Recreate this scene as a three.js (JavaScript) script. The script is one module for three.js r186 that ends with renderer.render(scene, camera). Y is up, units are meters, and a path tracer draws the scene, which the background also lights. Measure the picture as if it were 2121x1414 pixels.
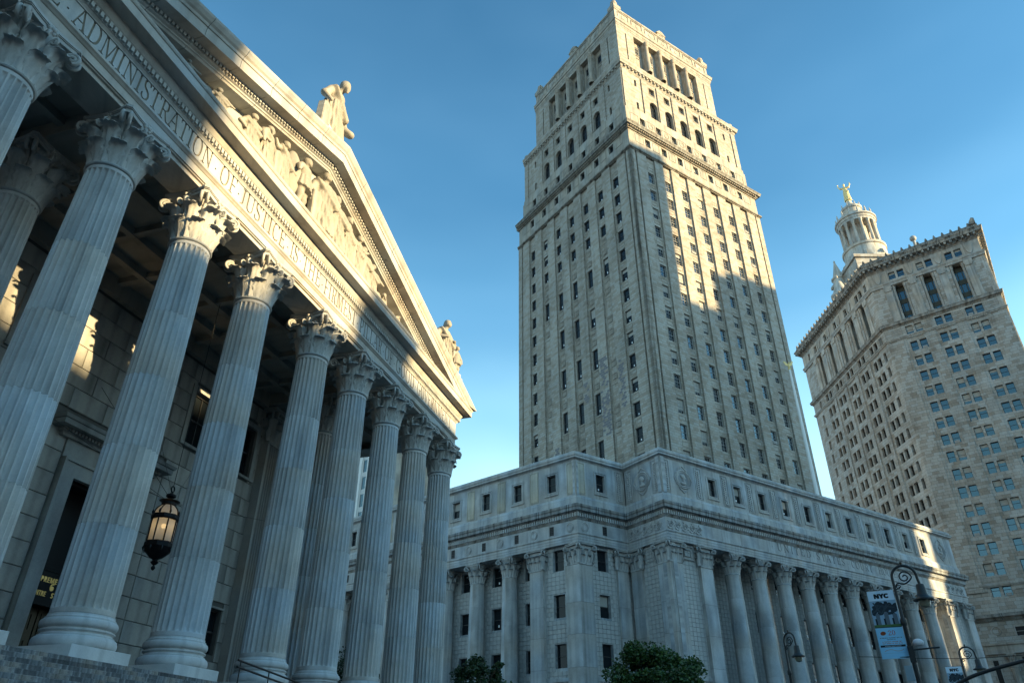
import * as THREE from 'three';
import { mergeGeometries, toCreasedNormals } from 'three/addons/utils/BufferGeometryUtils.js';
import { FontLoader } from 'three/addons/loaders/FontLoader.js';

// ---------------------------------------------------------------- camera, sky, sun, exposure
const scene = new THREE.Scene();
const D2R = Math.PI / 180;
const camera = new THREE.PerspectiveCamera(50.487, 1024 / 682, 0.1, 3000);
camera.rotation.order = 'YXZ';
camera.position.set(0, 1.6, 0);
camera.rotation.set(31.013 * D2R, 0, 0.23 * D2R);

const SUN_AZ = 113.2 * D2R, SUN_EL = 10.5 * D2R;
const sunDir = new THREE.Vector3(Math.sin(SUN_AZ) * Math.cos(SUN_EL), Math.sin(SUN_EL), -Math.cos(SUN_AZ) * Math.cos(SUN_EL));
const sun = new THREE.DirectionalLight(new THREE.Color(1, 0.75, 0.38), 4.2);
sun.position.copy(sunDir).multiplyScalar(600).add(new THREE.Vector3(0, 0, -60));
sun.target.position.set(0, 0, -60);
sun.castShadow = true; sun.shadow.mapSize.set(4096, 4096);
Object.assign(sun.shadow.camera, { left: -260, right: 260, top: 220, bottom: -60, near: 1, far: 1200 });
scene.add(sun, sun.target);

function buildSky() {
  const N = tnoise(91), W = 1024, H = 512, d = new Float32Array(W * H * 4);
  // clear evening sky: pale band over the horizon, deepening with elevation
  const stops = [[-90, .20, .23, .25], [-3, .40, .45, .48], [0, .44, .58, .63], [9, .335, .51, .57], [18, .215, .37, .43], [25, .122, .255, .345], [32, .062, .163, .265], [42, .033, .103, .186], [56, .0215, .0715, .136], [90, .019, .065, .126]];
  const lerp = (e) => { for (let i = 1; i < stops.length; i++) if (e <= stops[i][0]) { const a = stops[i - 1], b = stops[i], t = (e - a[0]) / (b[0] - a[0]), s = t * t * (3 - 2 * t) * .5 + t * .5; return [1, 2, 3].map(k => a[k] + (b[k] - a[k]) * s); } return stops.at(-1).slice(1); };
  for (let j = 0; j < H; j++) for (let i = 0; i < W; i++) {
    const th = ((j + .5) / H - .5) * Math.PI, ph = ((i + .5) / W - .5) * 2 * Math.PI;
    const x = Math.cos(ph) * Math.cos(th), y = Math.sin(th), z = Math.sin(ph) * Math.cos(th);
    const c = lerp(th / D2R), mu = x * sunDir.x + y * sunDir.y + z * sunDir.z;
    const g = 1 + .8 * Math.pow(Math.max(0, (mu + .25) / 1.25), 2);   // the sky is brighter on the sun's side
    const u = i / W, v = j / H, hz = .5 * N(u * 14, v * 22, 14, 22) + .3 * N(u * 37 + v * 9, v * 60, 37, 60) + .2 * N(u * 90, v * 130, 90, 130) - .5, wsp = 1 + .13 * hz;   // thin high haze
    c[0] *= wsp * (1 + .25 * hz); c[1] *= wsp * (1 + .06 * hz); c[2] *= wsp;
    const k = (j * W + i) * 4; d[k] = c[0] * g; d[k + 1] = c[1] * g; d[k + 2] = c[2] * g; d[k + 3] = 1;
  }
  const t = new THREE.DataTexture(d, W, H, THREE.RGBAFormat, THREE.FloatType);
  t.mapping = THREE.EquirectangularReflectionMapping; t.magFilter = t.minFilter = THREE.LinearFilter; t.wrapS = THREE.RepeatWrapping; t.needsUpdate = true;
  return t;
}
scene.background = scene.environment = buildSky();

const renderer = new THREE.WebGLRenderer({ antialias: true });
renderer.setSize(1024, 682);
renderer.toneMapping = THREE.LinearToneMapping;
renderer.toneMappingExposure = 3.3;
renderer.shadowMap.enabled = true;

// ---------------------------------------------------------------- helpers
function rng(seed) { let a = seed >>> 0; return () => { a |= 0; a = a + 0x6D2B79F5 | 0; let t = Math.imul(a ^ a >>> 15, 1 | a); t = t + Math.imul(t ^ t >>> 7, 61 | t) ^ t; return ((t ^ t >>> 14) >>> 0) / 4294967296; }; }
const used = new Map();
function numbered(n) { const k = used.get(n) || 0; used.set(n, k + 1); return k ? n + '_' + String(k).padStart(3, '0') : n; }
function thing(name, label, category, group) {
  const o = new THREE.Group(); o.name = numbered(name); o.userData = { label, category }; if (group) o.userData.group = group; scene.add(o); return o;
}
function struct(name, g, m) { const o = new THREE.Mesh(g, m); o.name = numbered(name); o.userData = { kind: 'structure' }; o.receiveShadow = o.castShadow = true; scene.add(o); return o; }
function part(parent, name, g, m) { const o = new THREE.Mesh(g, m); o.name = name; o.castShadow = o.receiveShadow = true; parent.add(o); return o; }
function grp(parent, name) { const o = new THREE.Group(); o.name = name; parent.add(o); return o; }
// frame: origin on the ground (right, forward) and the bearing of its x axis clockwise from the camera's heading; z points outward
function setFrame(o, x, fwd, bearing) { o.position.set(x, 0, -fwd); o.rotation.y = Math.PI / 2 - bearing * D2R; return o; }

function clean(g) { if (g.index) g = g.toNonIndexed(); for (const k of Object.keys(g.attributes)) if (!['position', 'normal', 'uv'].includes(k)) g.deleteAttribute(k); if (!g.attributes.normal) g.computeVertexNormals(); if (!g.attributes.uv) boxUV(g); return g; }
function boxUV(g) {
  const p = g.attributes.position, n = g.attributes.normal, uv = new Float32Array(p.count * 2);
  for (let i = 0; i < p.count; i++) {
    const f = i - i % 3; let ax = 0, ay = 0, az = 0; for (let k = 0; k < 3; k++) { ax += n.getX(f + k); ay += n.getY(f + k); az += n.getZ(f + k); }
    ax = Math.abs(ax); ay = Math.abs(ay); az = Math.abs(az);
    const x = p.getX(i), y = p.getY(i), z = p.getZ(i);
    if (ay > ax && ay > az) { uv[2 * i] = x; uv[2 * i + 1] = z; } else if (ax > az) { uv[2 * i] = z; uv[2 * i + 1] = y; } else { uv[2 * i] = x; uv[2 * i + 1] = y; }
  }
  g.setAttribute('uv', new THREE.BufferAttribute(uv, 2)); return g;
}
function merge(list) { return mergeGeometries(list.map(clean)); }
function bx(x0, x1, y0, y1, z0, z1) { const g = new THREE.BoxGeometry(x1 - x0, y1 - y0, z1 - z0).toNonIndexed(); g.translate((x0 + x1) / 2, (y0 + y1) / 2, (z0 + z1) / 2); g.deleteAttribute('uv'); return boxUV(g); }
function trisGeo(pos, uv) { const g = new THREE.BufferGeometry(); g.setAttribute('position', new THREE.Float32BufferAttribute(pos, 3)); if (uv) g.setAttribute('uv', new THREE.Float32BufferAttribute(uv, 2)); g.computeVertexNormals(); if (!uv) boxUV(g); return g; }
function grid(nu, nv, f, crease) {   // smooth indexed sheet -> non-indexed
  const pos = [], uv = [], idx = [];
  for (let j = 0; j <= nv; j++) for (let i = 0; i <= nu; i++) { const q = f(i / nu, j / nv); pos.push(q[0], q[1], q[2]); uv.push(q[3] ?? i / nu, q[4] ?? j / nv); }
  for (let j = 0; j < nv; j++) for (let i = 0; i < nu; i++) { const a = j * (nu + 1) + i, b = a + 1, c = a + nu + 1, e = c + 1; idx.push(a, b, e, a, e, c); }
  let g = new THREE.BufferGeometry(); g.setAttribute('position', new THREE.Float32BufferAttribute(pos, 3)); g.setAttribute('uv', new THREE.Float32BufferAttribute(uv, 2)); g.setIndex(idx); g.computeVertexNormals();
  if (crease) return toCreasedNormals(g, crease);
  return g.toNonIndexed();
}
// sweep a profile [[out, y], ...] along a plan path [[x, z], ...]; outward is to the right of travel
function sweep(path, prof, caps = true) {
  const n = path.length, off = [];
  const seg = []; for (let i = 0; i < n - 1; i++) { const dx = path[i + 1][0] - path[i][0], dz = path[i + 1][1] - path[i][1], l = Math.hypot(dx, dz); seg.push([-dz / l, dx / l, l]); }
  for (let i = 0; i < n; i++) {
    const a = seg[Math.max(0, i - 1)], b = seg[Math.min(n - 2, i)];
    const k = 1 + a[0] * b[0] + a[1] * b[1]; off.push([(a[0] + b[0]) / k, (a[1] + b[1]) / k]);
  }
  const pos = [], uv = [], P = (i, j) => [path[i][0] + off[i][0] * prof[j][0], prof[j][1], path[i][1] + off[i][1] * prof[j][0]];
  let s0 = 0;
  for (let i = 0; i < n - 1; i++) {
    let t0 = 0; const s1 = s0 + seg[i][2];
    for (let j = 0; j < prof.length - 1; j++) {
      const t1 = t0 + Math.hypot(prof[j + 1][0] - prof[j][0], prof[j + 1][1] - prof[j][1]);
      const a = P(i, j), b = P(i + 1, j), c = P(i + 1, j + 1), e = P(i, j + 1);
      pos.push(...a, ...b, ...c, ...a, ...c, ...e); uv.push(s0, t0, s1, t0, s1, t1, s0, t0, s1, t1, s0, t1); t0 = t1;
    }
    s0 = s1;
  }
  if (caps) for (const i of [0, n - 1]) {
    const pts = prof.map(q => new THREE.Vector2(q[0], q[1])); const T = THREE.ShapeUtils.triangulateShape(pts, []);
    for (const t of T) for (const j of t) { pos.push(...P(i, j)); uv.push(prof[j][0], prof[j][1]); }
  }
  return trisGeo(pos, uv);
}
function rectHole(x0, x1, y0, y1) { const h = new THREE.Path(); h.moveTo(x0, y0); h.lineTo(x0, y1); h.lineTo(x1, y1); h.lineTo(x1, y0); h.closePath(); return h; }
function archHole(x0, x1, y0, y1) { const h = new THREE.Path(), r = (x1 - x0) / 2; h.moveTo(x0, y0); h.lineTo(x0, y1 - r); h.absarc((x0 + x1) / 2, y1 - r, r, Math.PI, 0, true); h.lineTo(x1, y0); h.closePath(); return h; }
// wall slab with its face at z = 0 and openings cut through
function wallHoles(x0, x1, y0, y1, holes, depth) {
  const s = new THREE.Shape(); s.moveTo(x0, y0); s.lineTo(x1, y0); s.lineTo(x1, y1); s.lineTo(x0, y1); s.closePath(); s.holes = holes;
  const g = new THREE.ExtrudeGeometry(s, { depth, bevelEnabled: false, curveSegments: 10 }); g.translate(0, 0, -depth); return clean(g);
}
function slab(shape, depth, z, bevel = 0) { const g = new THREE.ExtrudeGeometry(shape, { depth: depth - 2 * bevel, bevelEnabled: bevel > 0, bevelThickness: bevel, bevelSize: bevel, bevelSegments: 1, curveSegments: 8 }); g.translate(0, 0, z + bevel); return clean(g); }
function poly(pts) { const s = new THREE.Shape(); pts.forEach((p, i) => i ? s.lineTo(p[0], p[1]) : s.moveTo(p[0], p[1])); s.closePath(); return s; }
function lathe(pts, seg = 32) { const g = clean(toCreasedNormals(new THREE.LatheGeometry(pts.map(p => new THREE.Vector2(p[0], p[1])), seg), .7)), uv = g.attributes.uv, p = g.attributes.position, R = Math.max(...pts.map(q => q[0])); for (let i = 0; i < uv.count; i++) uv.setXY(i, uv.getX(i) * 6.2832 * R, p.getY(i)); return g; }
function tube(pts, r, seg = 24, rad = 8, closed = false) { return clean(new THREE.TubeGeometry(new THREE.CatmullRomCurve3(pts.map(p => new THREE.Vector3(...p)), closed), seg, r, rad, closed)); }
function rod(a, b, r, n = 8) { const A = new THREE.Vector3(...a), B = new THREE.Vector3(...b), g = new THREE.CylinderGeometry(r, r, A.distanceTo(B), n); g.applyQuaternion(new THREE.Quaternion().setFromUnitVectors(new THREE.Vector3(0, 1, 0), B.clone().sub(A).normalize())); g.translate(...A.add(B).multiplyScalar(.5).toArray()); return clean(g); }
const T4 = (x, y, z, ry = 0) => new THREE.Matrix4().makeRotationY(ry).setPosition(x, y, z);
// ring frame (four bars) in the xy plane, front at z1
function ringFrame(x0, x1, y0, y1, t, z0, z1) { return merge([bx(x0, x1, y0, y0 + t, z0, z1), bx(x0, x1, y1 - t, y1, z0, z1), bx(x0, x0 + t, y0 + t, y1 - t, z0, z1), bx(x1 - t, x1, y0 + t, y1 - t, z0, z1)]); }
// chamfered stone, face at z = 0
const stoneCache = new Map();
function stoneGeo(w, h, d = .12, c = .02) {
  const key = [w, h, d, c].map(v => v.toFixed(3)).join(); if (stoneCache.has(key)) return stoneCache.get(key);
  const X = w / 2, Y = h / 2, q = (a, b, e, f) => [...a, ...b, ...e, ...a, ...e, ...f];
  const F = [[-X + c, -Y + c, 0], [X - c, -Y + c, 0], [X - c, Y - c, 0], [-X + c, Y - c, 0]], M = [[-X, -Y, -c], [X, -Y, -c], [X, Y, -c], [-X, Y, -c]], K = M.map(p => [p[0], p[1], -d]);
  let pos = q(...F); for (let i = 0; i < 4; i++) { const j = (i + 1) % 4; pos = pos.concat(q(M[i], M[j], F[j], F[i]), q(K[i], K[j], M[j], M[i])); }
  const g = trisGeo(pos); stoneCache.set(key, g); return g;
}
// surface nets over a signed distance function
function sdfMesh(f, lo, hi, cell) {
  const n = [0, 1, 2].map(k => Math.ceil((hi[k] - lo[k]) / cell) + 1), N = n[0] * n[1] * n[2], v = new Float32Array(N), id = new Int32Array(N).fill(-1), at = (i, j, k) => (k * n[1] + j) * n[0] + i;
  for (let k = 0; k < n[2]; k++) for (let j = 0; j < n[1]; j++) for (let i = 0; i < n[0]; i++) v[at(i, j, k)] = f(lo[0] + i * cell, lo[1] + j * cell, lo[2] + k * cell);
  const pos = [], idx = [], E = [[0, 1], [2, 3], [4, 5], [6, 7], [0, 2], [1, 3], [4, 6], [5, 7], [0, 4], [1, 5], [2, 6], [3, 7]];
  for (let k = 0; k < n[2] - 1; k++) for (let j = 0; j < n[1] - 1; j++) for (let i = 0; i < n[0] - 1; i++) {
    const c = []; let m = 0; for (let q = 0; q < 8; q++) { c[q] = v[at(i + (q & 1), j + (q >> 1 & 1), k + (q >> 2))]; if (c[q] < 0) m++; }
    if (m === 0 || m === 8) continue;
    let x = 0, y = 0, z = 0, s = 0;
    for (const [a, b] of E) if ((c[a] < 0) !== (c[b] < 0)) { const t = c[a] / (c[a] - c[b]); x += (a & 1) + ((b & 1) - (a & 1)) * t; y += (a >> 1 & 1) + ((b >> 1 & 1) - (a >> 1 & 1)) * t; z += (a >> 2) + ((b >> 2) - (a >> 2)) * t; s++; }
    id[at(i, j, k)] = pos.length / 3; pos.push(lo[0] + (i + x / s) * cell, lo[1] + (j + y / s) * cell, lo[2] + (k + z / s) * cell);
  }
  const quad = (a, b, c, d, flip) => { if (a < 0 || b < 0 || c < 0 || d < 0) return; flip ? idx.push(a, c, b, a, d, c) : idx.push(a, b, c, a, c, d); };
  for (let k = 1; k < n[2] - 1; k++) for (let j = 1; j < n[1] - 1; j++) for (let i = 1; i < n[0] - 1; i++) {
    const s = v[at(i, j, k)] < 0;
    if (s !== v[at(i + 1, j, k)] < 0) quad(id[at(i, j - 1, k - 1)], id[at(i, j, k - 1)], id[at(i, j, k)], id[at(i, j - 1, k)], !s);
    if (s !== v[at(i, j + 1, k)] < 0) quad(id[at(i - 1, j, k - 1)], id[at(i - 1, j, k)], id[at(i, j, k)], id[at(i, j, k - 1)], !s);
    if (s !== v[at(i, j, k + 1)] < 0) quad(id[at(i - 1, j - 1, k)], id[at(i, j - 1, k)], id[at(i, j, k)], id[at(i - 1, j, k)], !s);
  }
  const g = new THREE.BufferGeometry(); g.setAttribute('position', new THREE.Float32BufferAttribute(pos, 3)); g.setIndex(idx); g.computeVertexNormals();
  const r = g.toNonIndexed(); return boxUV(r);
}

// ---------------------------------------------------------------- textures and materials
function tnoise(seed) {   // tileable value noise
  const r = rng(seed), tab = new Float32Array(4096).map(() => r());
  return (x, y, px, py) => { const xi = Math.floor(x), yi = Math.floor(y), fx = x - xi, fy = y - yi, sx = fx * fx * (3 - 2 * fx), sy = fy * fy * (3 - 2 * fy);
    const h = (a, b) => tab[(((a % px) + px) % px * 73 + ((b % py) + py) % py * 179 + seed * 31) & 4095];
    const a = h(xi, yi), b = h(xi + 1, yi), c = h(xi, yi + 1), e = h(xi + 1, yi + 1); return a + (b - a) * sx + (c - a) * sy + (a - b - c + e) * sx * sy; };
}
function dataTex(S, f, srgb, rx, ry) {   // f -> [r, g, b] 0..1, rx / ry = size of one tile in metres
  const d = new Uint8Array(S * S * 4);
  for (let j = 0; j < S; j++) for (let i = 0; i < S; i++) { const c = f(i / S, j / S), k = (j * S + i) * 4; d[k] = Math.max(0, Math.min(255, c[0] * 255)); d[k + 1] = Math.max(0, Math.min(255, c[1] * 255)); d[k + 2] = Math.max(0, Math.min(255, c[2] * 255)); d[k + 3] = 255; }
  const t = new THREE.DataTexture(d, S, S); t.wrapS = t.wrapT = THREE.RepeatWrapping; t.magFilter = THREE.LinearFilter; t.minFilter = THREE.LinearMipmapLinearFilter; t.generateMipmaps = true; if (srgb) t.colorSpace = THREE.SRGBColorSpace; t.repeat.set(1 / rx, 1 / ry); t.needsUpdate = true; return t;
}
function stoneTex(seed, amp, size, stain = 0) {
  const N = tnoise(seed), hue = tnoise(seed + 5);
  const h = (u, v) => .5 * N(u * 5, v * 5, 5, 5) + .25 * N(u * 17, v * 17, 17, 17) + .15 * N(u * 61, v * 61, 61, 61) + .2 * N(u * 240, v * 240, 240, 240);
  return { map: dataTex(1024, (u, v) => { const k = 1 - amp * (1.1 - h(u, v)) * 1.6, w = (hue(u * 4, v * 4, 4, 4) - .5) * .07; let s = 1;
      if (stain) { const a = N(u * 34, v * 2.0, 34, 2), b = N(u * 9 + 3, v * 3, 9, 3); s = 1 - stain * Math.max(0, a * .7 + b * .6 - .55) * 1.7; }
      return [(k + w) * s, k * s, (k - w) * s]; }, true, size, size),
    bump: dataTex(1024, (u, v) => { const b = h(u, v); return [b, b, b]; }, false, size, size) };
}
// ashlar too fine to pick apart: courses with staggered joints
function ashlarTex(seed, cols, rows, w, h, amp, joint) {
  const N = tnoise(seed), r = rng(seed), tone = []; for (let i = 0; i < cols * rows; i++) tone.push(r());
  const info = (u, v) => { const y = v * rows, ry = Math.floor(y), x = u * cols + (ry % 2) * .5 + (ry % 3) * .17, cx = Math.floor(x), fx = x - cx, fy = y - ry; const jw = joint / w, jh = joint / h; return [tone[(ry % rows) * cols + ((cx % cols) + cols) % cols], fx < jw || fx > 1 - jw || fy < jh || fy > 1 - jh]; };
  return { map: dataTex(1024, (u, v) => { const [t, j] = info(u, v); const g = .10 * N(u * 240, v * 240, 240, 240) + .12 * N(u * 5, v * 4, 5, 4) + .14 * Math.max(0, N(u * 46, v * 3, 46, 3) * .6 + N(u * 11, v * 5, 11, 5) * .6 - .55); let k = 1 - amp * t * t * 1.3 - g; if (j) k *= .8; const w2 = (t - .5) * .05; return [k + w2, k, k - w2]; }, true, cols * w, rows * h),
    bump: dataTex(1024, (u, v) => { const [, j] = info(u, v); const b = j ? 0 : .8 + .2 * N(u * 240, v * 240, 240, 240); return [b, b, b]; }, false, cols * w, rows * h) };
}
function std(r, g, b, o = {}) { const m = new THREE.MeshStandardMaterial({ roughness: .85, ...o }); m.color.setRGB(r, g, b); m.side = THREE.DoubleSide; return m; }
function stone(r, g, b, tx, bump = .006, rough = .82) { return std(r, g, b, { map: tx.map, bumpMap: tx.bump, bumpScale: bump, roughness: rough }); }
const TX = { a: stoneTex(11, .11, 6.3, .12), b: stoneTex(23, .15, 7.9, .18), stain: stoneTex(37, .3, 4.3, .75), tower: ashlarTex(41, 19, 46, 1.03, .42, .11, .02), c: ashlarTex(57, 15, 30, 1.3, .62, .13, .03), step: stoneTex(71, .45, 1.7, .35) };
const M = {
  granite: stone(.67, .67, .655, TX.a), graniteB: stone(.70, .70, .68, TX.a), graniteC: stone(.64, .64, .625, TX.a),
  entab: stone(.51, .50, .47, TX.a), entabB: stone(.54, .53, .50, TX.a), entabC: stone(.48, .47, .44, TX.a),  // same granite as the columns, coloured darker to balance sun and shade
  inner: stone(.45, .44, .41, TX.a), soffitShaded: stone(.33, .31, .27, TX.a),  // porch pilasters and ceiling: shade put into the stone colour
  wallAShaded: [stone(.44, .435, .41, TX.b), stone(.48, .475, .445, TX.b), stone(.41, .405, .38, TX.b), stone(.455, .445, .41, TX.b)], joint: std(.12, .115, .105),  // wall stone toned darker than the granite to imitate porch shade
  step: [stone(.52, .52, .505, TX.step), stone(.42, .42, .41, TX.step), stone(.58, .575, .555, TX.step), stone(.27, .27, .265, TX.step)],
  baseB: stone(.56, .57, .565, TX.b), baseB2: stone(.55, .56, .555, TX.b), stainB: stone(.56, .555, .53, TX.stain), panelB: stone(.62, .58, .48, TX.b),
  blockB: [stone(.53, .535, .525, TX.b), stone(.57, .575, .565, TX.b), stone(.49, .495, .485, TX.b), stone(.54, .53, .505, TX.b)],
  tower: stone(.475, .43, .36, TX.tower, .012), towerTrim: stone(.46, .415, .345, TX.b), towerDark: stone(.46, .415, .345, TX.stain),
  towerCarve: stone(.46, .415, .345, TX.b), patch: stone(.31, .315, .345, TX.tower, .012),
  cWall: stone(.52, .49, .44, TX.c, .015), cWallPale: stone(.58, .55, .495, TX.c, .015), cTrim: stone(.52, .49, .44, TX.b), cDark: stone(.52, .49, .44, TX.stain), cPale: stone(.64, .60, .53, TX.b),
  gold: std(.80, .60, .26, { metalness: .25, roughness: .45 }),
  iron: std(.025, .025, .027, { roughness: .45, metalness: .6 }), ironPaint: std(.018, .024, .026, { roughness: .5 }), black: std(.012, .012, .013, { roughness: .9 }),
  frame: std(.05, .055, .06, { roughness: .5 }), frameDark: std(.03, .032, .034, { roughness: .5 }), frameWhite: std(.30, .30, .29, { roughness: .6 }),
  glass: new THREE.MeshPhysicalMaterial({ roughness: .06, ior: 1.28, side: THREE.DoubleSide, color: new THREE.Color().setRGB(.012, .016, .02) }), glassSky: new THREE.MeshPhysicalMaterial({ roughness: .05, ior: 2.0, specularColor: new THREE.Color(.5, .82, 1), side: THREE.DoubleSide, color: new THREE.Color().setRGB(.02, .03, .042) }),
  blind: std(.34, .325, .29, { roughness: .7 }), dark: std(.015, .015, .016), lit: new THREE.MeshStandardMaterial({ color: 0x2a2018, emissive: new THREE.Color(1, .62, .2), emissiveIntensity: .35, roughness: .4 }), paper: std(.78, .80, .82),
  white: std(.78, .78, .76, { roughness: .5 }), bronze: std(.06, .05, .035, { roughness: .45, metalness: .7 }),
};
const shifted = (m, dx, dy, k) => { const n = m.clone(); n.map = m.map.clone(); n.map.offset.set(dx, dy); n.map.needsUpdate = true; n.bumpMap = m.bumpMap.clone(); n.bumpMap.offset.set(dx, dy); n.bumpMap.needsUpdate = true; n.color.multiplyScalar(k); return n; };
M.drum = [[.13, .4, 1], [.57, .1, .97], [.31, .77, 1.04], [.83, .52, .94], [.05, .9, 1.02], [.67, .33, .99]].map(q => shifted(M.granite, q[0], q[1], q[2]));

// ---------------------------------------------------------------- classical ornament
function leafSheet(h, w, baseR, lean, curl, flat, nu = 8, nt = 12) {   // acanthus leaf standing on a bell (or on a flat face)
  return grid(nu, nt, (a, t) => {
    const u = a * 2 - 1; let y, r, k = 1;
    if (t < .7) { const s = t / .7; y = h * .86 * s; r = baseR + lean * s * s; k = .72 + .42 * Math.sin(Math.PI * Math.min(1, s * .75)); }
    else { const b = (t - .7) / .3, an = b * Math.PI * .86; r = baseR + lean + curl * (1 - Math.cos(an)); y = h * .86 + curl * 1.15 * Math.sin(an); k = 1.02 - .5 * b * b; }
    k *= 1 + .22 * Math.cos(t * Math.PI * 8) * Math.min(1, 1.3 - t * .3);
    const bulge = (1 - u * u) * .06 * h + .045 * h * Math.cos(u * Math.PI * 3.2) * (0.4 + .6 * Math.sin(t * Math.PI * .9)) - .05 * h * u * u * Math.sin(t * 11);
    const x = u * w * .5 * k, R = r + bulge;
    if (flat) return [x, y, R];
    const an = x / Math.max(.3, baseR); return [Math.sin(an) * R, y, Math.cos(an) * R];
  });
}
function spiral(pts0, c, r0, turns, dir, n = 26) { const p = pts0.slice(); const l = pts0.at(-1); const a0 = Math.atan2(l[1] - c[1], l[0] - c[0]); for (let i = 1; i <= n; i++) { const t = i / n, a = a0 - dir * t * turns * 2 * Math.PI, r = r0 * (1 - .82 * t); p.push([c[0] + Math.cos(a) * r, c[1] + Math.sin(a) * r]); } return p; }
function volute(base, R, ytop, s, thick, seg) {   // corner volute drawn in the (radius, y) plane
  const c = [R - .05 * s, ytop - .24 * s], r0 = .21 * s;
  const p = spiral([[base, ytop - .95 * s], [base + .06 * s, ytop - .55 * s], [R - .26 * s, ytop - .16 * s], [c[0], c[1] + r0]], c, r0, 1.7, 1);
  return tube(p.map(q => [0, q[1], q[0]]), thick, seg, 6);
}
function abacus(half, y0, y1, concave, corner) {
  const sh = (k) => { const s = new THREE.Shape(), h = half * k, c = corner; const pts = [[h, h - c], [h - c, h], [-h + c, h], [-h, h - c], [-h, -h + c], [-h + c, -h], [h - c, -h], [h, -h + c]];
    s.moveTo(...pts[0]); s.lineTo(...pts[1]); s.quadraticCurveTo(0, h - concave * 2, ...pts[2]); s.lineTo(...pts[3]); s.quadraticCurveTo(-h + concave * 2, 0, ...pts[4]); s.lineTo(...pts[5]); s.quadraticCurveTo(0, -h + concave * 2, ...pts[6]); s.lineTo(...pts[7]); s.quadraticCurveTo(h - concave * 2, 0, ...pts[0]); return s; };
  const lay = (k, a, b) => { const g = new THREE.ExtrudeGeometry(sh(k), { depth: b - a, bevelEnabled: false, curveSegments: 8 }); g.rotateX(-Math.PI / 2); g.translate(0, a, 0); return clean(g); };
  const m = y0 + (y1 - y0) * .5; return [lay(.93, y0, m), lay(.97, m, m + .03 * (y1 - y0) / .27), lay(1, m + .03 * (y1 - y0) / .27, y1)];
}
function capitalRound(r, H, hi) {   // Corinthian capital, foot at y = 0
  const G = [], s = r / .74, A = .12 * H; const yb = H - A;
  G.push(lathe([[r * .97, 0], [r * 1.06, .02], [r * 1.09, .06 * s], [r * 1.06, .1 * s], [r * .93, .12 * s], [r * .90, yb * .6], [r * 1.02, yb * .86], [r * 1.22, yb * .97], [r * 1.22, yb]], hi ? 28 : 16));
  const nu = hi ? 8 : 4, nt = hi ? 12 : 7;
  const low = leafSheet(yb * .40, r * .66, r * .95, .17 * s, .13 * s, false, nu, nt), up = leafSheet(yb * .70, r * .62, r * .95, .27 * s, .17 * s, false, nu, nt);
  low.translate(0, .1 * s, 0); up.translate(0, .1 * s, 0);
  for (let i = 0; i < 8; i++) { G.push(low.clone().rotateY(i * Math.PI / 4)); G.push(up.clone().rotateY((i + .5) * Math.PI / 4)); }
  const R = r * 1.78;
  const v = volute(r * 1.02, R, yb + .0, s * 1.05, .062 * s, hi ? 34 : 18), hx = volute(r * 1.04, r * 1.36, yb - .1 * s, s * .66, .045 * s, hi ? 26 : 14);
  for (let i = 0; i < 4; i++) for (const e of [-1, 1]) {
    G.push(v.clone().rotateY((i + .5) * Math.PI / 2 + e * .085));
    if (hi) G.push(hx.clone().rotateY(i * Math.PI / 2 + e * .16));
  }
  if (hi) { const sm = leafSheet(yb * .34, r * .38, r * 1.05, .2 * s, .08 * s, false, 4, 8); sm.translate(0, yb * .58, 0); for (let i = 0; i < 4; i++) for (const e of [-1, 1]) G.push(sm.clone().rotateY((i + .5) * Math.PI / 2 + e * .34)); }
  const half = r * 1.42; G.push(...abacus(half, yb, H, .11 * s, .13 * s));
  for (let i = 0; i < 4; i++) { const f = []; for (let k = 0; k < 7; k++) { const b = new THREE.SphereGeometry(.085 * s, 6, 5); const a = k * Math.PI * 2 / 6; b.translate(k < 6 ? Math.cos(a) * .12 * s : 0, H - A * .55 + (k < 6 ? Math.sin(a) * .12 * s : 0), half - .17 * s + (k < 6 ? 0 : .05 * s)); f.push(clean(b)); } G.push(merge(f).rotateY(i * Math.PI / 2)); }
  return merge(G);
}
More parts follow.
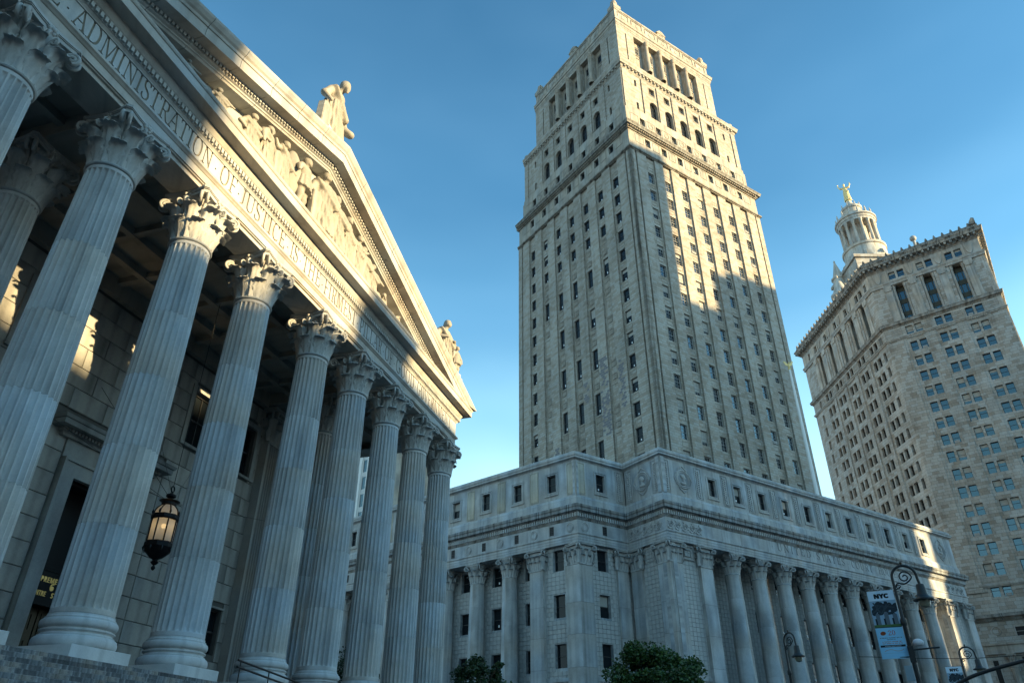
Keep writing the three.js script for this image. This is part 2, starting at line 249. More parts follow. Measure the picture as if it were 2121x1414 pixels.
function capitalSquare(w, d, H) {   // pilaster capital, centred on a w x d shaft
  const G = [], A = .13 * H, yb = H - A, s = H / 2.1; G.push(bx(-w / 2 - .06, w / 2 + .06, 0, .12 * s, -d / 2 - .06, d / 2 + .06), bx(-w / 2 + .02, w / 2 - .02, .1 * s, yb, -d / 2 + .02, d / 2 - .02));
  const low = leafSheet(yb * .43, .62 * s, 0, .1 * s, .13 * s, true, 4, 7), up = leafSheet(yb * .74, .62 * s, 0, .14 * s, .16 * s, true, 4, 7);
  const face = (L, depth, ry) => { const F = []; const n = Math.max(1, Math.round(L / (.64 * s)));
    for (let i = 0; i < n; i++) F.push(low.clone().translate((i + .5) / n * L - L / 2, .1 * s, depth - .02)); for (let i = 0; i <= n; i++) F.push(up.clone().translate(i / n * L - L / 2, .1 * s, depth - .02)); F.push(clean(new THREE.SphereGeometry(.15 * s, 6, 5)).translate(0, H - A * .5, depth + .12 * s)); for (const g of F) G.push(g.rotateY(ry)); };
  face(w, d / 2, 0); face(w, d / 2, Math.PI); face(d, w / 2, Math.PI / 2); face(d, w / 2, -Math.PI / 2);
  const v = volute(0, .42 * s, yb, s, .06 * s, 16); for (const [sx, sz] of [[1, 1], [1, -1], [-1, 1], [-1, -1]]) { const a = Math.atan2(sx, sz); for (const e of [-.3, .3]) G.push(v.clone().rotateY(a + e).translate(sx * (w / 2 - .02), 0, sz * (d / 2 - .02))); }
  G.push(bx(-w / 2 - .22 * s, w / 2 + .22 * s, yb + .02, yb + A * .5, -d / 2 - .22 * s, d / 2 + .22 * s), bx(-w / 2 - .28 * s, w / 2 + .28 * s, yb + A * .5, H, -d / 2 - .28 * s, d / 2 + .28 * s)); return merge(G);
}
function fluted(y0, y1, rad, n, fadeLo, fadeHi, gap = .014) {   // one drum of a fluted shaft
  const rows = [[y0, -.022, fadeLo ? 0 : 1], [y0 + gap, 0, fadeLo ? 0 : 1]];
  if (fadeLo) for (const [a, b] of [[.14, 0], [.17, .5], [.22, .78], [.30, .95], [.38, 1]]) rows.push([y0 + a, 0, b]);
  if (fadeHi) for (const [a, b] of [[.38, 1], [.30, .95], [.22, .78], [.17, .5], [.14, 0]]) rows.push([y1 - a, 0, b]);
  rows.push([y1 - gap, 0, fadeHi ? 0 : 1], [y1, -.022, fadeHi ? 0 : 1]);
  const per = 7, K = n * per, cut = [];
  for (let i = 0; i <= K; i++) { const f = i % per / per, t = f < .21 ? 0 : Math.sin((f - .14) / .86 * Math.PI); cut.push([i / K * Math.PI * 2, f < .1 ? 0 : Math.pow(Math.max(0, t), .62)]); }
  return grid(K, rows.length - 1, (a, b) => { const i = Math.round(a * K), [y, dr, k] = rows[Math.round(b * (rows.length - 1))], R = rad(y), [an, dp] = cut[i]; const r = R + dr - dp * k * R * .15; return [Math.sin(an) * r, y, Math.cos(an) * r, an * R, y]; }, .62);
}
function columnBase(r, h) {   // attic base, foot at 0
  const P = [[0, 0], [r * 1.14, 0]], arc = (cx, cy, rr, ry) => { for (let i = 0; i <= 8; i++) { const a = -Math.PI / 2 + i / 8 * Math.PI; P.push([cx + Math.cos(a) * rr, cy + Math.sin(a) * ry]); } };
  arc(r * 1.15, h * .165, r * .105, h * .165); P.push([r * 1.13, h * .35], [r * 1.13, h * .38]); for (let i = 0; i <= 6; i++) { const a = i / 6 * Math.PI; P.push([r * 1.10 - Math.sin(a) * r * .05, h * (.39 + .1 * i / 6)]); } P.push([r * 1.12, h * .5], [r * 1.12, h * .53]);
  for (let i = 0; i <= 5; i++) { const a = i / 5 * Math.PI; P.push([r * 1.07 - Math.sin(a) * r * .04, h * (.54 + .06 * i / 5)]); }
  arc(r * 1.085, h * .725, r * .07, h * .115); P.push([r * 1.06, h * .85], [r * 1.06, h * .9]); for (let i = 1; i <= 5; i++) { const a = i / 5 * Math.PI / 2; P.push([r * (1.06 - .06 * Math.sin(a)), h * (.9 + .1 * (1 - Math.cos(a)))]); } return lathe(P, 48);
}
// carve a word into a slab: returns hole paths and counter islands
const font = await new FontLoader().loadAsync('fonts/droid/droid_serif_regular.typeface.json');
const fontSans = await new FontLoader().loadAsync('fonts/droid/droid_sans_bold.typeface.json');
function wordShapes(word, x0, x1, y0, cap, f = font) {
  const size = cap / .714, adv = [...word].map(c => { const g = f.data.glyphs[c]; return g.ha / f.data.resolution * size; });
  const nat = adv.reduce((a, b) => a + b, 0), sp = word.length > 1 ? (x1 - x0 - nat) / (word.length - 1) : 0, kx = sp < -.08 * cap ? (x1 - x0) / nat : 1, gap = sp < -.08 * cap ? 0 : sp;
  const holes = [], islands = []; let x = x0;
  [...word].forEach((c, i) => { for (const s of f.generateShapes(c, size)) { const lowY = c === 'J' ? Math.min(...s.getPoints(4).map(p => p.y)) : 0; const tr = p => new THREE.Vector2(x + p.x * kx, y0 + (lowY < 0 ? (p.y - lowY) * cap / (cap - lowY) : p.y)); const o = s.getPoints(4).map(tr); holes.push(new THREE.Path(o)); for (const h of s.holes) islands.push(new THREE.Shape(h.getPoints(4).map(tr))); } x += adv[i] * kx + gap; });
  return { holes, islands };
}
function carvedSlab(x0, x1, y0, y1, words, cap, ty, depth, dots) {
  const s = poly([[x0, y0], [x1, y0], [x1, y1], [x0, y1]]), isl = [];
  for (const [w, a, b] of words) { const r = wordShapes(w, a, b, ty, cap); s.holes.push(...r.holes); isl.push(...r.islands); }
  for (const d of dots) { const h = new THREE.Path(); h.absarc(d, ty + cap * .5, .045, 0, Math.PI * 2); s.holes.push(h); }
  const opt = { depth, bevelEnabled: false, curveSegments: 4 };
  return merge([clean(new THREE.ExtrudeGeometry(s, opt)), ...isl.map(i => clean(new THREE.ExtrudeGeometry(i, opt)))]);
}
// coursed stones: separate meshes up to a limit, the rest joined
function courses(parent, host, x0, x1, y0, y1, ch, len, open, mats, seed, T, limit = 1e9, c = .02) {
  const r = rng(seed), rest = []; let n = 0, row = 0;
  for (let y = y0; y < y1 - .15; y += ch, row++) {
    const h = Math.min(ch, y1 - y); let iv = [[x0, x1]];
    for (const o of open) if (o[2] < y + h - .06 && o[3] > y + .06) { const nx = []; for (const [a, b] of iv) { if (o[1] <= a || o[0] >= b) nx.push([a, b]); else { if (o[0] > a) nx.push([a, o[0]]); if (o[1] < b) nx.push([o[1], b]); } } iv = nx; }
    for (const [a, b] of iv) {
      if (b - a < .06) continue; let x = a; const first = (row % 2 ? .5 : 1) * len;
      const cuts = [a]; let q = Math.ceil((a - x0) / len) * len + x0 + (row % 2 ? len / 2 : 0); while (q - a < .28 * len) q += len; for (; q < b - .28 * len; q += len) cuts.push(q); cuts.push(b);
      for (let i = 0; i < cuts.length - 1; i++) {
        const w = cuts[i + 1] - cuts[i], g = stoneGeo(+(w - .024).toFixed(2), +(h - .024).toFixed(2), .12, c), m4 = T.clone().multiply(T4((cuts[i] + cuts[i + 1]) / 2, y + h / 2, (r() - .5) * .006)), mt = mats[Math.floor(r() * mats.length)];
        if (n++ < limit) { const o = part(host, 'stone_block', g, mt); o.applyMatrix4(m4); } else rest.push(g.clone().applyMatrix4(m4));
      }
    }
  }
  if (rest.length) { const o = part(host, 'stonework', merge(rest), mats[0]); o.userData.kind = 'stuff'; }
}

// ---------------------------------------------------------------- temple-fronted courthouse
const A = setFrame(thing('temple_courthouse', 'grey granite temple-fronted courthouse with fluted Corinthian columns and carved pediment', 'courthouse'), -10.495, 28.436, 17.357);
const colX = []; for (let i = 0; i < 10; i++) colX.push(i < 5 ? -2.4815 - (4 - i) * 4.1 : 2.4815 + (i - 5) * 4.1);
const NECK = 18.9, CAPTOP = 21.19;
{
  const rad = (y) => { const t = (y - 5.5) / (NECK - 5.5); return .865 - .125 * Math.pow(Math.max(0, t), 1.6); };
  const J = [5.52, 8.09, 10.65, 13.2, 15.75, NECK];
  const drums = J.slice(0, -1).map((y, i) => fluted(y, J[i + 1], rad, 24, i === 0, i === 4));
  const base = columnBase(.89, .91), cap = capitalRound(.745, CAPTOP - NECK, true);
  const plinth = merge([slab(poly([[-1.075, 0], [1.075, 0], [1.075, .385], [-1.075, .385]]), 2.15, -1.075, .012)]);
  const spots = colX.map(x => [x, 0]).concat([[-10.68, -4.1], [10.68, -4.1]]);
  const mats = M.drum, r = rng(5);
  spots.forEach(([x, z], i) => {
    const c = grp(A, 'column'); c.position.set(x, 0, z);
    part(c, 'plinth', plinth, M.graniteB).position.y = 4.225;
    part(c, 'base', base, M.granite).position.y = 4.61;
    drums.forEach((d) => { part(c, 'drum', d, mats[Math.floor(r() * 6)]).rotation.y = Math.floor(r() * 4) * Math.PI / 2; });
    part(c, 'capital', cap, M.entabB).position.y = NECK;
  });
}
{ // entablature
  const path = [[-18.8, -16], [-18.8, 0], [18.8, 0], [18.8, -16]];
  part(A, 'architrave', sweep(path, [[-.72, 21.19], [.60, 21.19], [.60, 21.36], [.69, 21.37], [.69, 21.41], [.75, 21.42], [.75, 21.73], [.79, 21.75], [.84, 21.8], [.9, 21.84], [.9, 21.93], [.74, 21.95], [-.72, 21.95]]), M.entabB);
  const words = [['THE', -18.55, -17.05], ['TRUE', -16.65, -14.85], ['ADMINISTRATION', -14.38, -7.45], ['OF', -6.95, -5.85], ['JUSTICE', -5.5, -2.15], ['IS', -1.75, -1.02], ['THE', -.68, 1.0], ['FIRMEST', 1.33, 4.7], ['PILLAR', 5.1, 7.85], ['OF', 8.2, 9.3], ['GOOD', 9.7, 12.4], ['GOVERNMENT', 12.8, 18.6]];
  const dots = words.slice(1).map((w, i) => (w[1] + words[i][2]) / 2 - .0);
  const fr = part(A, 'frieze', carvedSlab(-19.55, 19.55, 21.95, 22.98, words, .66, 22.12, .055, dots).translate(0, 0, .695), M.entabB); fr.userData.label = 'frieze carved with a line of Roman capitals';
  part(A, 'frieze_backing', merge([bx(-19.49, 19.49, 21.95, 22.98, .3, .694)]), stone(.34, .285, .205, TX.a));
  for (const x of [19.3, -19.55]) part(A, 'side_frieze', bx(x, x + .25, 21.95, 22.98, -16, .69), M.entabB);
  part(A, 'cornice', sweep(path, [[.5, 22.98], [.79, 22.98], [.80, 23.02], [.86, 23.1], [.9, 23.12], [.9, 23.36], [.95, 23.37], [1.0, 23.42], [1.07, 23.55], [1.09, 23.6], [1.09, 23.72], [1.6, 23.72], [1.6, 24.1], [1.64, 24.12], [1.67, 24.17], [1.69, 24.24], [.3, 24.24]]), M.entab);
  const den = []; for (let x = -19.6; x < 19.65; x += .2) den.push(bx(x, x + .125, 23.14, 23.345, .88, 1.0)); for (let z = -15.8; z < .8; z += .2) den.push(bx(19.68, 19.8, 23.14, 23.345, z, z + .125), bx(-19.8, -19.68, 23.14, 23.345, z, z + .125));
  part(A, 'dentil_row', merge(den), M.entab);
  // raking cornice, stone by stone
  const m = .297, TOP = 30.44, prof = [[-.7, -1.46], [.78, -1.46], [.82, -1.38], [.88, -1.35], [.88, -1.28], [.97, -1.24], [1.0, -1.2], [1.0, -1.05], [1.12, -1.03], [1.6, -1.03], [1.6, -.52], [1.65, -.5], [1.68, -.38], [1.76, -.3], [1.86, -.12], [1.88, 0], [-.7, 0]];
  const lim = v => Math.min(20.67, (TOP + v - 24.25) / m);
  const pieceAt = (a, b) => { const pos = [], P = (x, j, s) => { const X = Math.min(x, lim(prof[j][1])); return [s * X, TOP - m * X + prof[j][1], prof[j][0]]; };
    const q = (A_, B_, C, E_) => pos.push(...A_, ...B_, ...C, ...A_, ...C, ...E_);
    return (s) => { pos.length = 0; for (let j = 0; j < prof.length - 1; j++) q(P(a, j, s), P(b, j, s), P(b, j + 1, s), P(a, j + 1, s));
      const tri = THREE.ShapeUtils.triangulateShape(prof.map(p => new THREE.Vector2(...p)), []); for (const x of [a, b]) for (const t of tri) for (const j of t) pos.push(...P(x, j, s)); return trisGeo(pos.slice()); }; };
  const r = rng(9), nb = 10;
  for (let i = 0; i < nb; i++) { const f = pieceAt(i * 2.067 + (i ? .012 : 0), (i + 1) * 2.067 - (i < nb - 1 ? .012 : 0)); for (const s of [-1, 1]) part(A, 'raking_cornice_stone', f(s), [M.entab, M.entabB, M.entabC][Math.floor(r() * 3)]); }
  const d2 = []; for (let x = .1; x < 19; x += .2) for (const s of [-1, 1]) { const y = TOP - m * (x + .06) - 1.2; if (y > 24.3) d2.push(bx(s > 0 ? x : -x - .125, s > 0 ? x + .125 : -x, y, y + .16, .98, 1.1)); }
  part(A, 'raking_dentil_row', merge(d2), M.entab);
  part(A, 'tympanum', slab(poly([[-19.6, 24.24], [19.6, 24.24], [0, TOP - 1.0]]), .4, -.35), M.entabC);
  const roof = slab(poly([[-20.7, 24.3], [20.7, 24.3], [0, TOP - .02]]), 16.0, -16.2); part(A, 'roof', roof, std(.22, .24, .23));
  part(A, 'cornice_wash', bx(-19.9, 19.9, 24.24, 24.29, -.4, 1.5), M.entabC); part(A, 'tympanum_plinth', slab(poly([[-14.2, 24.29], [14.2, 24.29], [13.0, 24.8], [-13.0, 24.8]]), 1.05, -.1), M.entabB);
}
{ // porch: ceiling, beams, wall
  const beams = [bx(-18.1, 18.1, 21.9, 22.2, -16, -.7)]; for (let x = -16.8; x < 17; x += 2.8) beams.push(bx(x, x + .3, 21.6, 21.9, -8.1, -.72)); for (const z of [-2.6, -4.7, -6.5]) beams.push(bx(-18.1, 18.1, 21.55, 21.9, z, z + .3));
  part(A, 'porch_ceiling', merge(beams), M.soffitShaded);
  const bm = []; for (const s of [-1, 1]) bm.push(bx(s * 10.68 - .7, s * 10.68 + .7, 21.19, 21.95, -8.1, -.72)); bm.push(bx(-9.98, 9.98, 21.0, 21.9, -8.12, -7.8)); part(A, 'ceiling_beam', merge(bm), M.soffitShaded);
  part(A, 'platform', merge([bx(-21, 21, 0, 4.22, -40, 1.28)]), M.step[0]);
  const zw = -8.15, win = [[4.2, 6.15, 16.45, 19.4], [7.85, 9.8, 16.45, 19.4], [8.3, 9.95, 6.9, 9.1]], open = [[-1.55, 1.55, 4.2, 12.4]]; for (const w of win) open.push(w, [-w[1], -w[0], w[2], w[3]]);
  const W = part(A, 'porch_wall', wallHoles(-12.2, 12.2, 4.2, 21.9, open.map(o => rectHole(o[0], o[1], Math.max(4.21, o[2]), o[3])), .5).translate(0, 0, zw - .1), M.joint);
  courses(A, W, -10.4, 10.4, 5.63, 20.9, .955, 1.9, [...open, [-3.4, 3.4, 4.2, 14.55]].filter(o => true), M.wallAShaded, 21, T4(0, 0, zw), 290);
  part(A, 'wall_base', merge([bx(-10.4, -2.3, 4.22, 5.6, zw - .12, zw + .1), bx(2.3, 10.4, 4.22, 5.6, zw - .12, zw + .1), bx(-10.4, -2.3, 5.3, 5.6, zw, zw + .16), bx(2.3, 10.4, 5.3, 5.6, zw, zw + .16)]), M.wallAShaded[0]);
  // stones beside the door
  for (const s of [-1, 1]) courses(A, W, s < 0 ? -3.4 : 2.35, s < 0 ? -2.35 : 3.4, 5.63, 14.2, .955, 1.9, [], M.wallAShaded, 31 + s, T4(0, 0, zw));
  // doorway
  const dg = grp(A, 'doorway');
  part(dg, 'door_surround', merge([bx(-2.15, -1.55, 4.22, 13.0, zw - .3, zw + .16), bx(1.55, 2.15, 4.22, 13.0, zw - .3, zw + .16), bx(-1.55, 1.55, 12.4, 13.0, zw - .3, zw + .16), bx(-2.28, -2.15, 4.22, 13.12, zw - .1, zw + .24), bx(2.15, 2.28, 4.22, 13.12, zw - .1, zw + .24), bx(-2.15, 2.15, 13.0, 13.12, zw - .1, zw + .24), bx(-2.35, 2.35, 13.12, 13.95, zw - .1, zw + .08)]), M.wallAShaded[1]);
  const hood = [[0, 13.9], [.18, 13.9], [.2, 14.02], [.3, 14.08], [.34, 14.2], [.68, 14.2], [.68, 14.42], [.74, 14.44], [.8, 14.58], [0, 14.6]]; part(dg, 'door_hood', sweep([[-2.6, zw - .05], [-2.6, zw + .02], [2.6, zw + .02], [2.6, zw - .05]], hood), M.wallAShaded[2]);
  const dd = []; for (let x = -2.75; x < 2.75; x += .18) dd.push(bx(x, x + .1, 14.06, 14.19, zw + .2, zw + .42)); part(dg, 'hood_dentil', merge(dd), M.wallAShaded[2]);
  part(dg, 'door_recess', merge([bx(-1.56, 1.56, 4.22, 12.5, zw - 1.5, zw - 1.4), bx(-1.66, -1.56, 4.22, 12.5, zw - 1.5, zw - .3), bx(1.56, 1.66, 4.22, 12.5, zw - 1.5, zw - .3), bx(-1.66, 1.66, 12.4, 12.5, zw - 1.5, zw - .3)]), M.dark);
  part(dg, 'bronze_door', merge([-1, 1].map(s => merge([bx(s < 0 ? -1.5 : .03, s < 0 ? -.03 : 1.5, 4.22, 7.45, zw - 1.3, zw - 1.2), ...[4.5, 5.5, 6.5].map(y => ringFrame(s < 0 ? -1.35 : .18, s < 0 ? -.18 : 1.35, y, y + .8, .1, zw - 1.2, zw - 1.16))]))), M.bronze);
  part(dg, 'transom', merge([bx(-1.55, 1.55, 7.55, 8.75, zw - .62, zw - .55), bx(-1.55, 1.55, 8.78, 8.9, zw - .62, zw - .5), bx(-1.55, 1.55, 7.45, 7.55, zw - .62, zw - .5)]), M.black);
  const tx = []; const put = (w, x0, x1, y, cap) => { const r = wordShapes(w, x0, x1, y, cap, fontSans); for (const h of r.holes) tx.push(clean(new THREE.ExtrudeGeometry(new THREE.Shape(h.getPoints()), { depth: .02, bevelEnabled: false }))); };
  put('SUPREME', -1.28, -.13, 8.34, .15); put('COURT', .12, .98, 8.34, .15); put('60', -.42, .12, 8.06, .2); put('CENTRE', -1.24, -.5, 7.8, .14); put('STREET', -.25, .55, 7.8, .14);
  part(dg, 'door_lettering', merge(tx).translate(0, 0, zw - .545), std(.62, .42, .14, { metalness: .6, roughness: .4 }));
  for (const w of win) for (const s of [-1, 1]) {
    const x0 = s > 0 ? w[0] : -w[1], x1 = s > 0 ? w[1] : -w[0]; const big = w[2] > 10;
    const f = part(A, 'window', merge([ringFrame(x0, x1, w[2], w[3], .09, zw - .45, zw - .3), bx(x0, x1, (w[2] + w[3]) / 2 - .04, (w[2] + w[3]) / 2 + .04, zw - .45, zw - .3), bx((x0 + x1) / 2 - .03, (x0 + x1) / 2 + .03, w[2], w[3], zw - .44, zw - .32)]), M.frameDark);
    part(f, 'pane', bx(x0, x1, w[2], w[3], zw - .41, zw - .39), M.glass);
    part(f, 'surround', merge(big ? [bx(x0 - .3, x0 - .01, w[2] - .05, w[3] + .3, zw - .1, zw + .06), bx(x1 + .01, x1 + .3, w[2] - .05, w[3] + .3, zw - .1, zw + .06), bx(x0 - .01, x1 + .01, w[3] + .01, w[3] + .3, zw - .1, zw + .06), bx(x0 - .36, x1 + .36, w[2] - .2, w[2] - .05, zw - .1, zw + .14)] : [bx(x0 - .05, x1 + .05, w[3], w[3] + .1, zw - .1, zw + .03)]), M.wallAShaded[3]);
  }
  // antae: fluted pilasters closing the wall
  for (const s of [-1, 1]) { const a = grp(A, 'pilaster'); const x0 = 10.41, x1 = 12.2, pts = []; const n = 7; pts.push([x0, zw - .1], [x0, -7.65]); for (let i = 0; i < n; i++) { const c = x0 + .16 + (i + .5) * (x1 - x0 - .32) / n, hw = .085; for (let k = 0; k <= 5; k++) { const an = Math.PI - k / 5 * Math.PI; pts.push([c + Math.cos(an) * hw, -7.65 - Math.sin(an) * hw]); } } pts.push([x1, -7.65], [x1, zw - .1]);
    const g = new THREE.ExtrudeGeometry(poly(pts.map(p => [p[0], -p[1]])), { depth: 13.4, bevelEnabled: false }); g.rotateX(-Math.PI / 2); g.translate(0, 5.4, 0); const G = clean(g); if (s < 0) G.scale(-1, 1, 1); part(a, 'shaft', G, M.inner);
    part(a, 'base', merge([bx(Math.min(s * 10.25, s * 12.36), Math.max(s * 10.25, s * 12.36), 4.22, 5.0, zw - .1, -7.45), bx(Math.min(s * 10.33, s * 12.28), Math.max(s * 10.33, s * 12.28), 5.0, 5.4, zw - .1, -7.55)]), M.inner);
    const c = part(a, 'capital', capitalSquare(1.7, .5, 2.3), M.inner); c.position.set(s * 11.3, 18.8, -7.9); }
  // body of the building receding behind the porch
  const b = new THREE.ExtrudeGeometry(poly([[-12.2, 10.7], [12.2, 10.7], [30, 41], [12, 70], [-12, 70], [-30, 41]]), { depth: 24, bevelEnabled: false }); b.rotateX(-Math.PI / 2); part(A, 'building_body', clean(b), M.wallAShaded[0]).position.set(0, 0, 0);
}

// ---------------------------------------------------------------- carved figures
const v3 = (a) => a;
function capsule(px, py, pz, a, b, ra, rb) { const bx_ = b[0] - a[0], by = b[1] - a[1], bz = b[2] - a[2]; const t = Math.max(0, Math.min(1, ((px - a[0]) * bx_ + (py - a[1]) * by + (pz - a[2]) * bz) / (bx_ * bx_ + by * by + bz * bz))); return Math.hypot(px - a[0] - bx_ * t, py - a[1] - by * t, pz - a[2] - bz * t) - (ra + (rb - ra) * t); }
const smin = (a, b, k) => { const h = Math.max(0, k - Math.abs(a - b)) / k; return Math.min(a, b) - h * h * k * .25; };
// draped standing figure, unit height, facing +z; o: arms as [shoulder-side elbow, hand] pairs, robe, head turn, extra bones
function figureGeo(o, cell) {
  const lean = o.lean || 0, hx = lean * .9 + (o.hx || 0), hs = o.headS || 1.08, hd = [hx, .93 + (o.hy || .015), .03 + (o.hz || 0)], robe = o.robe !== false;
  const bones = [];
  const el = o.armL || [[-.16, .60, .04], [-.12, .47, .10]], er = o.armR || [[.16, .60, .04], [.13, .46, .1]];
  const sL = [lean * .7 - .105, .775, 0], sR = [lean * .7 + .105, .775, 0];
  bones.push([[lean * .7 - .06, .765, 0], [lean * .7 + .06, .765, 0], .056, .056], [[lean * .6, .74, 0], [lean * .25, .56, 0], .095, .082], [[lean * .75 / 1, .80, 0], [hx, .895 + (o.hy || 0), .012 + (o.hz || 0) * .7], .036, .032]);
  bones.push([sL, el[0], .046, .036], [el[0], el[1], .036, .022], [sR, er[0], .046, .036], [er[0], er[1], .036, .022]);
  const legs = o.legs || [[[-.045, .5, 0], [-.055, .27, .03], [-.06, .03, .0]], [[.045, .5, 0], [.06, .27, .02], [.07, .03, .0]]];
  for (const L of legs) bones.push([L[0], L[1], .066, .046], [L[1], L[2], .044, .026], [L[2], [L[2][0], .018, L[2][2] + .07], .026, .022]);
  for (const e of o.extra || []) bones.push(e);
  const bk = o.bulk || 1.12;
  const f = (x0, y, z0) => {
    let x = x0 / bk, z = z0 / bk, d = 1e9; for (const b of bones) d = smin(d, capsule(x, y, z, b[0], b[1], b[2], b[3]), .03);
    if (robe) { const t = Math.max(0, Math.min(1, y / .62)), an = Math.atan2(z, x - lean * .4 * t), R = .155 - .055 * t, fold = .019 * Math.abs(Math.sin(an * 6 + y * 5)) * (1.15 - t * .5) + .009 * Math.sin(an * 19 - y * 14) - .012; const q = Math.hypot((x - lean * .5 * t) / 1.12, z / .95) - R - fold; d = smin(d, Math.max(q, y - .62, -y), .05);
      const s = capsule(x, y, z, [sL[0], .79, .05], [.1, .5, .09], .032, .045) + .009 * Math.sin(x * 90 + y * 60); d = smin(d, s, .03); }
    else { const t = Math.max(0, Math.min(1, (y - .4) / .2)), an = Math.atan2(z, x), q = Math.hypot(x / 1.15, z) - (.135 - .04 * t) - .007 * Math.sin(an * 14); d = smin(d, Math.max(q, y - .62, .38 - y), .03); }
    x = x0; z = z0;
    const ex = (x - hd[0]) / (.053 * hs), ey = (y - hd[1]) / (.07 * hs), ez = (z - hd[2]) / (.06 * hs), he = (Math.hypot(ex, ey, ez) - 1) * .057; d = smin(d, he, .012);
    d = smin(d, capsule(x, y, z, [hd[0] + (o.turn || 0) * .03, hd[1] + .0, hd[2] + .052], [hd[0] + (o.turn || 0) * .03, hd[1] - .02, hd[2] + .061], .007, .010), .012);   // nose
    d = smin(d, capsule(x, y, z, [hd[0] - .02, hd[1] - .045, hd[2] + .045], [hd[0] + .02, hd[1] - .045, hd[2] + .045], .016, .016), .02);   // jaw
    for (const s of [-1, 1]) d = Math.max(d, -(Math.hypot(x - hd[0] - s * .022, y - hd[1] - .008, z - hd[2] - .066) - .012));   // eyes
    if (o.beard) d = smin(d, capsule(x, y, z, [hd[0], hd[1] - .05, hd[2] + .05], [hd[0], hd[1] - .11, hd[2] + .05], .034, .018), .02);
    d = smin(d, capsule(x, y, z, [hd[0], hd[1] + .03, hd[2] - .022], [hd[0], hd[1] - .02, hd[2] - .04], .054, o.bun ? .055 : .042), .015);
    return d;
  };
  return sdfMesh(f, o.lo || [-.34, -.02, -.2], o.hi || [.34, 1.06, .24], cell);
}

// ---------------------------------------------------------------- windows shared by the tall buildings
const winCache = new Map();
function sash(w, h, kind) {   // frame geometry, face of the frame at z = 0, lower left corner at the origin
  const key = [w, h, kind].join(); if (winCache.has(key)) return winCache.get(key);
  const L = [ringFrame(0, w, 0, h, .08, -.09, 0), bx(.08, w - .08, h / 2 - .035, h / 2 + .035, -.08, .01)];
  if (kind !== 'plain') { const nx = 3; for (let i = 1; i < nx; i++) L.push(bx(w * i / nx - .018, w * i / nx + .018, .08, h - .08, -.07, -.02)); for (const y of [.25, .75]) L.push(bx(.08, w - .08, h * y - .018, h * y + .018, -.07, -.02)); }
  const r = { f: merge(L), p: bx(.04, w - .04, .04, h - .04, -.062, -.05), b: bx(.06, w - .06, h * .52, h - .05, -.11, -.1), b3: bx(.06, w - .06, h * .74, h - .05, -.11, -.1), b4: bx(.06, w - .06, h * .3, h - .05, -.11, -.1), ac: merge([bx(w * .18, w * .82, .08, .55, -.05, .32), ...[.2, .3, .4].map(y => bx(w * .22, w * .78, y, y + .04, .3, .34))]), top: bx(.06, w - .06, h * .05, h - .05, -.13, -.12), note: bx(w * .42, w * .56, h * .16, h * .27, -.045, -.04) };
  winCache.set(key, r); return r;
}
function addWindow(parent, T, w, h, o = {}) {
  const s = sash(w, h, o.kind || 'grid'), f = part(parent, 'window', s.f, o.frame || M.frame); f.applyMatrix4(T);
  part(f, 'pane', s.p, o.glass || M.glass);
  if (o.blind) part(f, 'blind', o.blind === 2 ? s.top : o.blind === 3 ? s.b3 : o.blind === 4 ? s.b4 : s.b, o.lit ? M.lit : M.blind).position.z = .06;
  if (o.ac) part(f, 'air_conditioner', s.ac, M.frameWhite);
  if (o.note) part(f, 'note', s.note, M.paper);
  return f;
}
const keyCache = new Map();
function keyPanel(w, h) {   // carved spandrel: fret squares above and below a plain square
  const k = w + ',' + h; if (keyCache.has(k)) return keyCache.get(k); const L = [ringFrame(0, w, 0, h, .07, -.05, .05)];
  const s = w - .3, sq = (y, v) => { L.push(ringFrame(.15, .15 + s, y, y + s * .82, .08, -.05, .09)); const H = s * .82; if (v) L.push(bx(.15 + s / 2 - .04, .15 + s / 2 + .04, y, y + H, -.05, .035), bx(.15, .15 + s, y + H / 2 - .04, y + H / 2 + .04, -.05, .035), bx(.15 + s * .22, .15 + s * .3, y + H * .2, y + H * .8, -.05, .03), bx(.15 + s * .7, .15 + s * .78, y + H * .2, y + H * .8, -.05, .03)); else for (const q of [.25, .42, .58, .75]) L.push(bx(.15 + s * q - .04, .15 + s * q + .04, y + H * .12, y + H * .88, -.05, .035)); };
  sq(.16, true); sq(h - .16 - s * .82, false); L.push(ringFrame(.15, .15 + s, h / 2 - .38, h / 2 + .38, .05, -.05, .02)); const g = merge(L); keyCache.set(k, g); return g;
}

// ---------------------------------------------------------------- courthouse with the tall shaft
const B = setFrame(thing('tower_courthouse', 'limestone courthouse skyscraper rising from a colonnaded base', 'courthouse'), 16.938, 77.996, 56.473);
const WA = 16.258 * D2R, wq = [-Math.sin(WA), -Math.cos(WA)], WC = [-7.33, -6.3], FAR = [WC[0] + wq[0] * 95, WC[1] + wq[1] * 95];
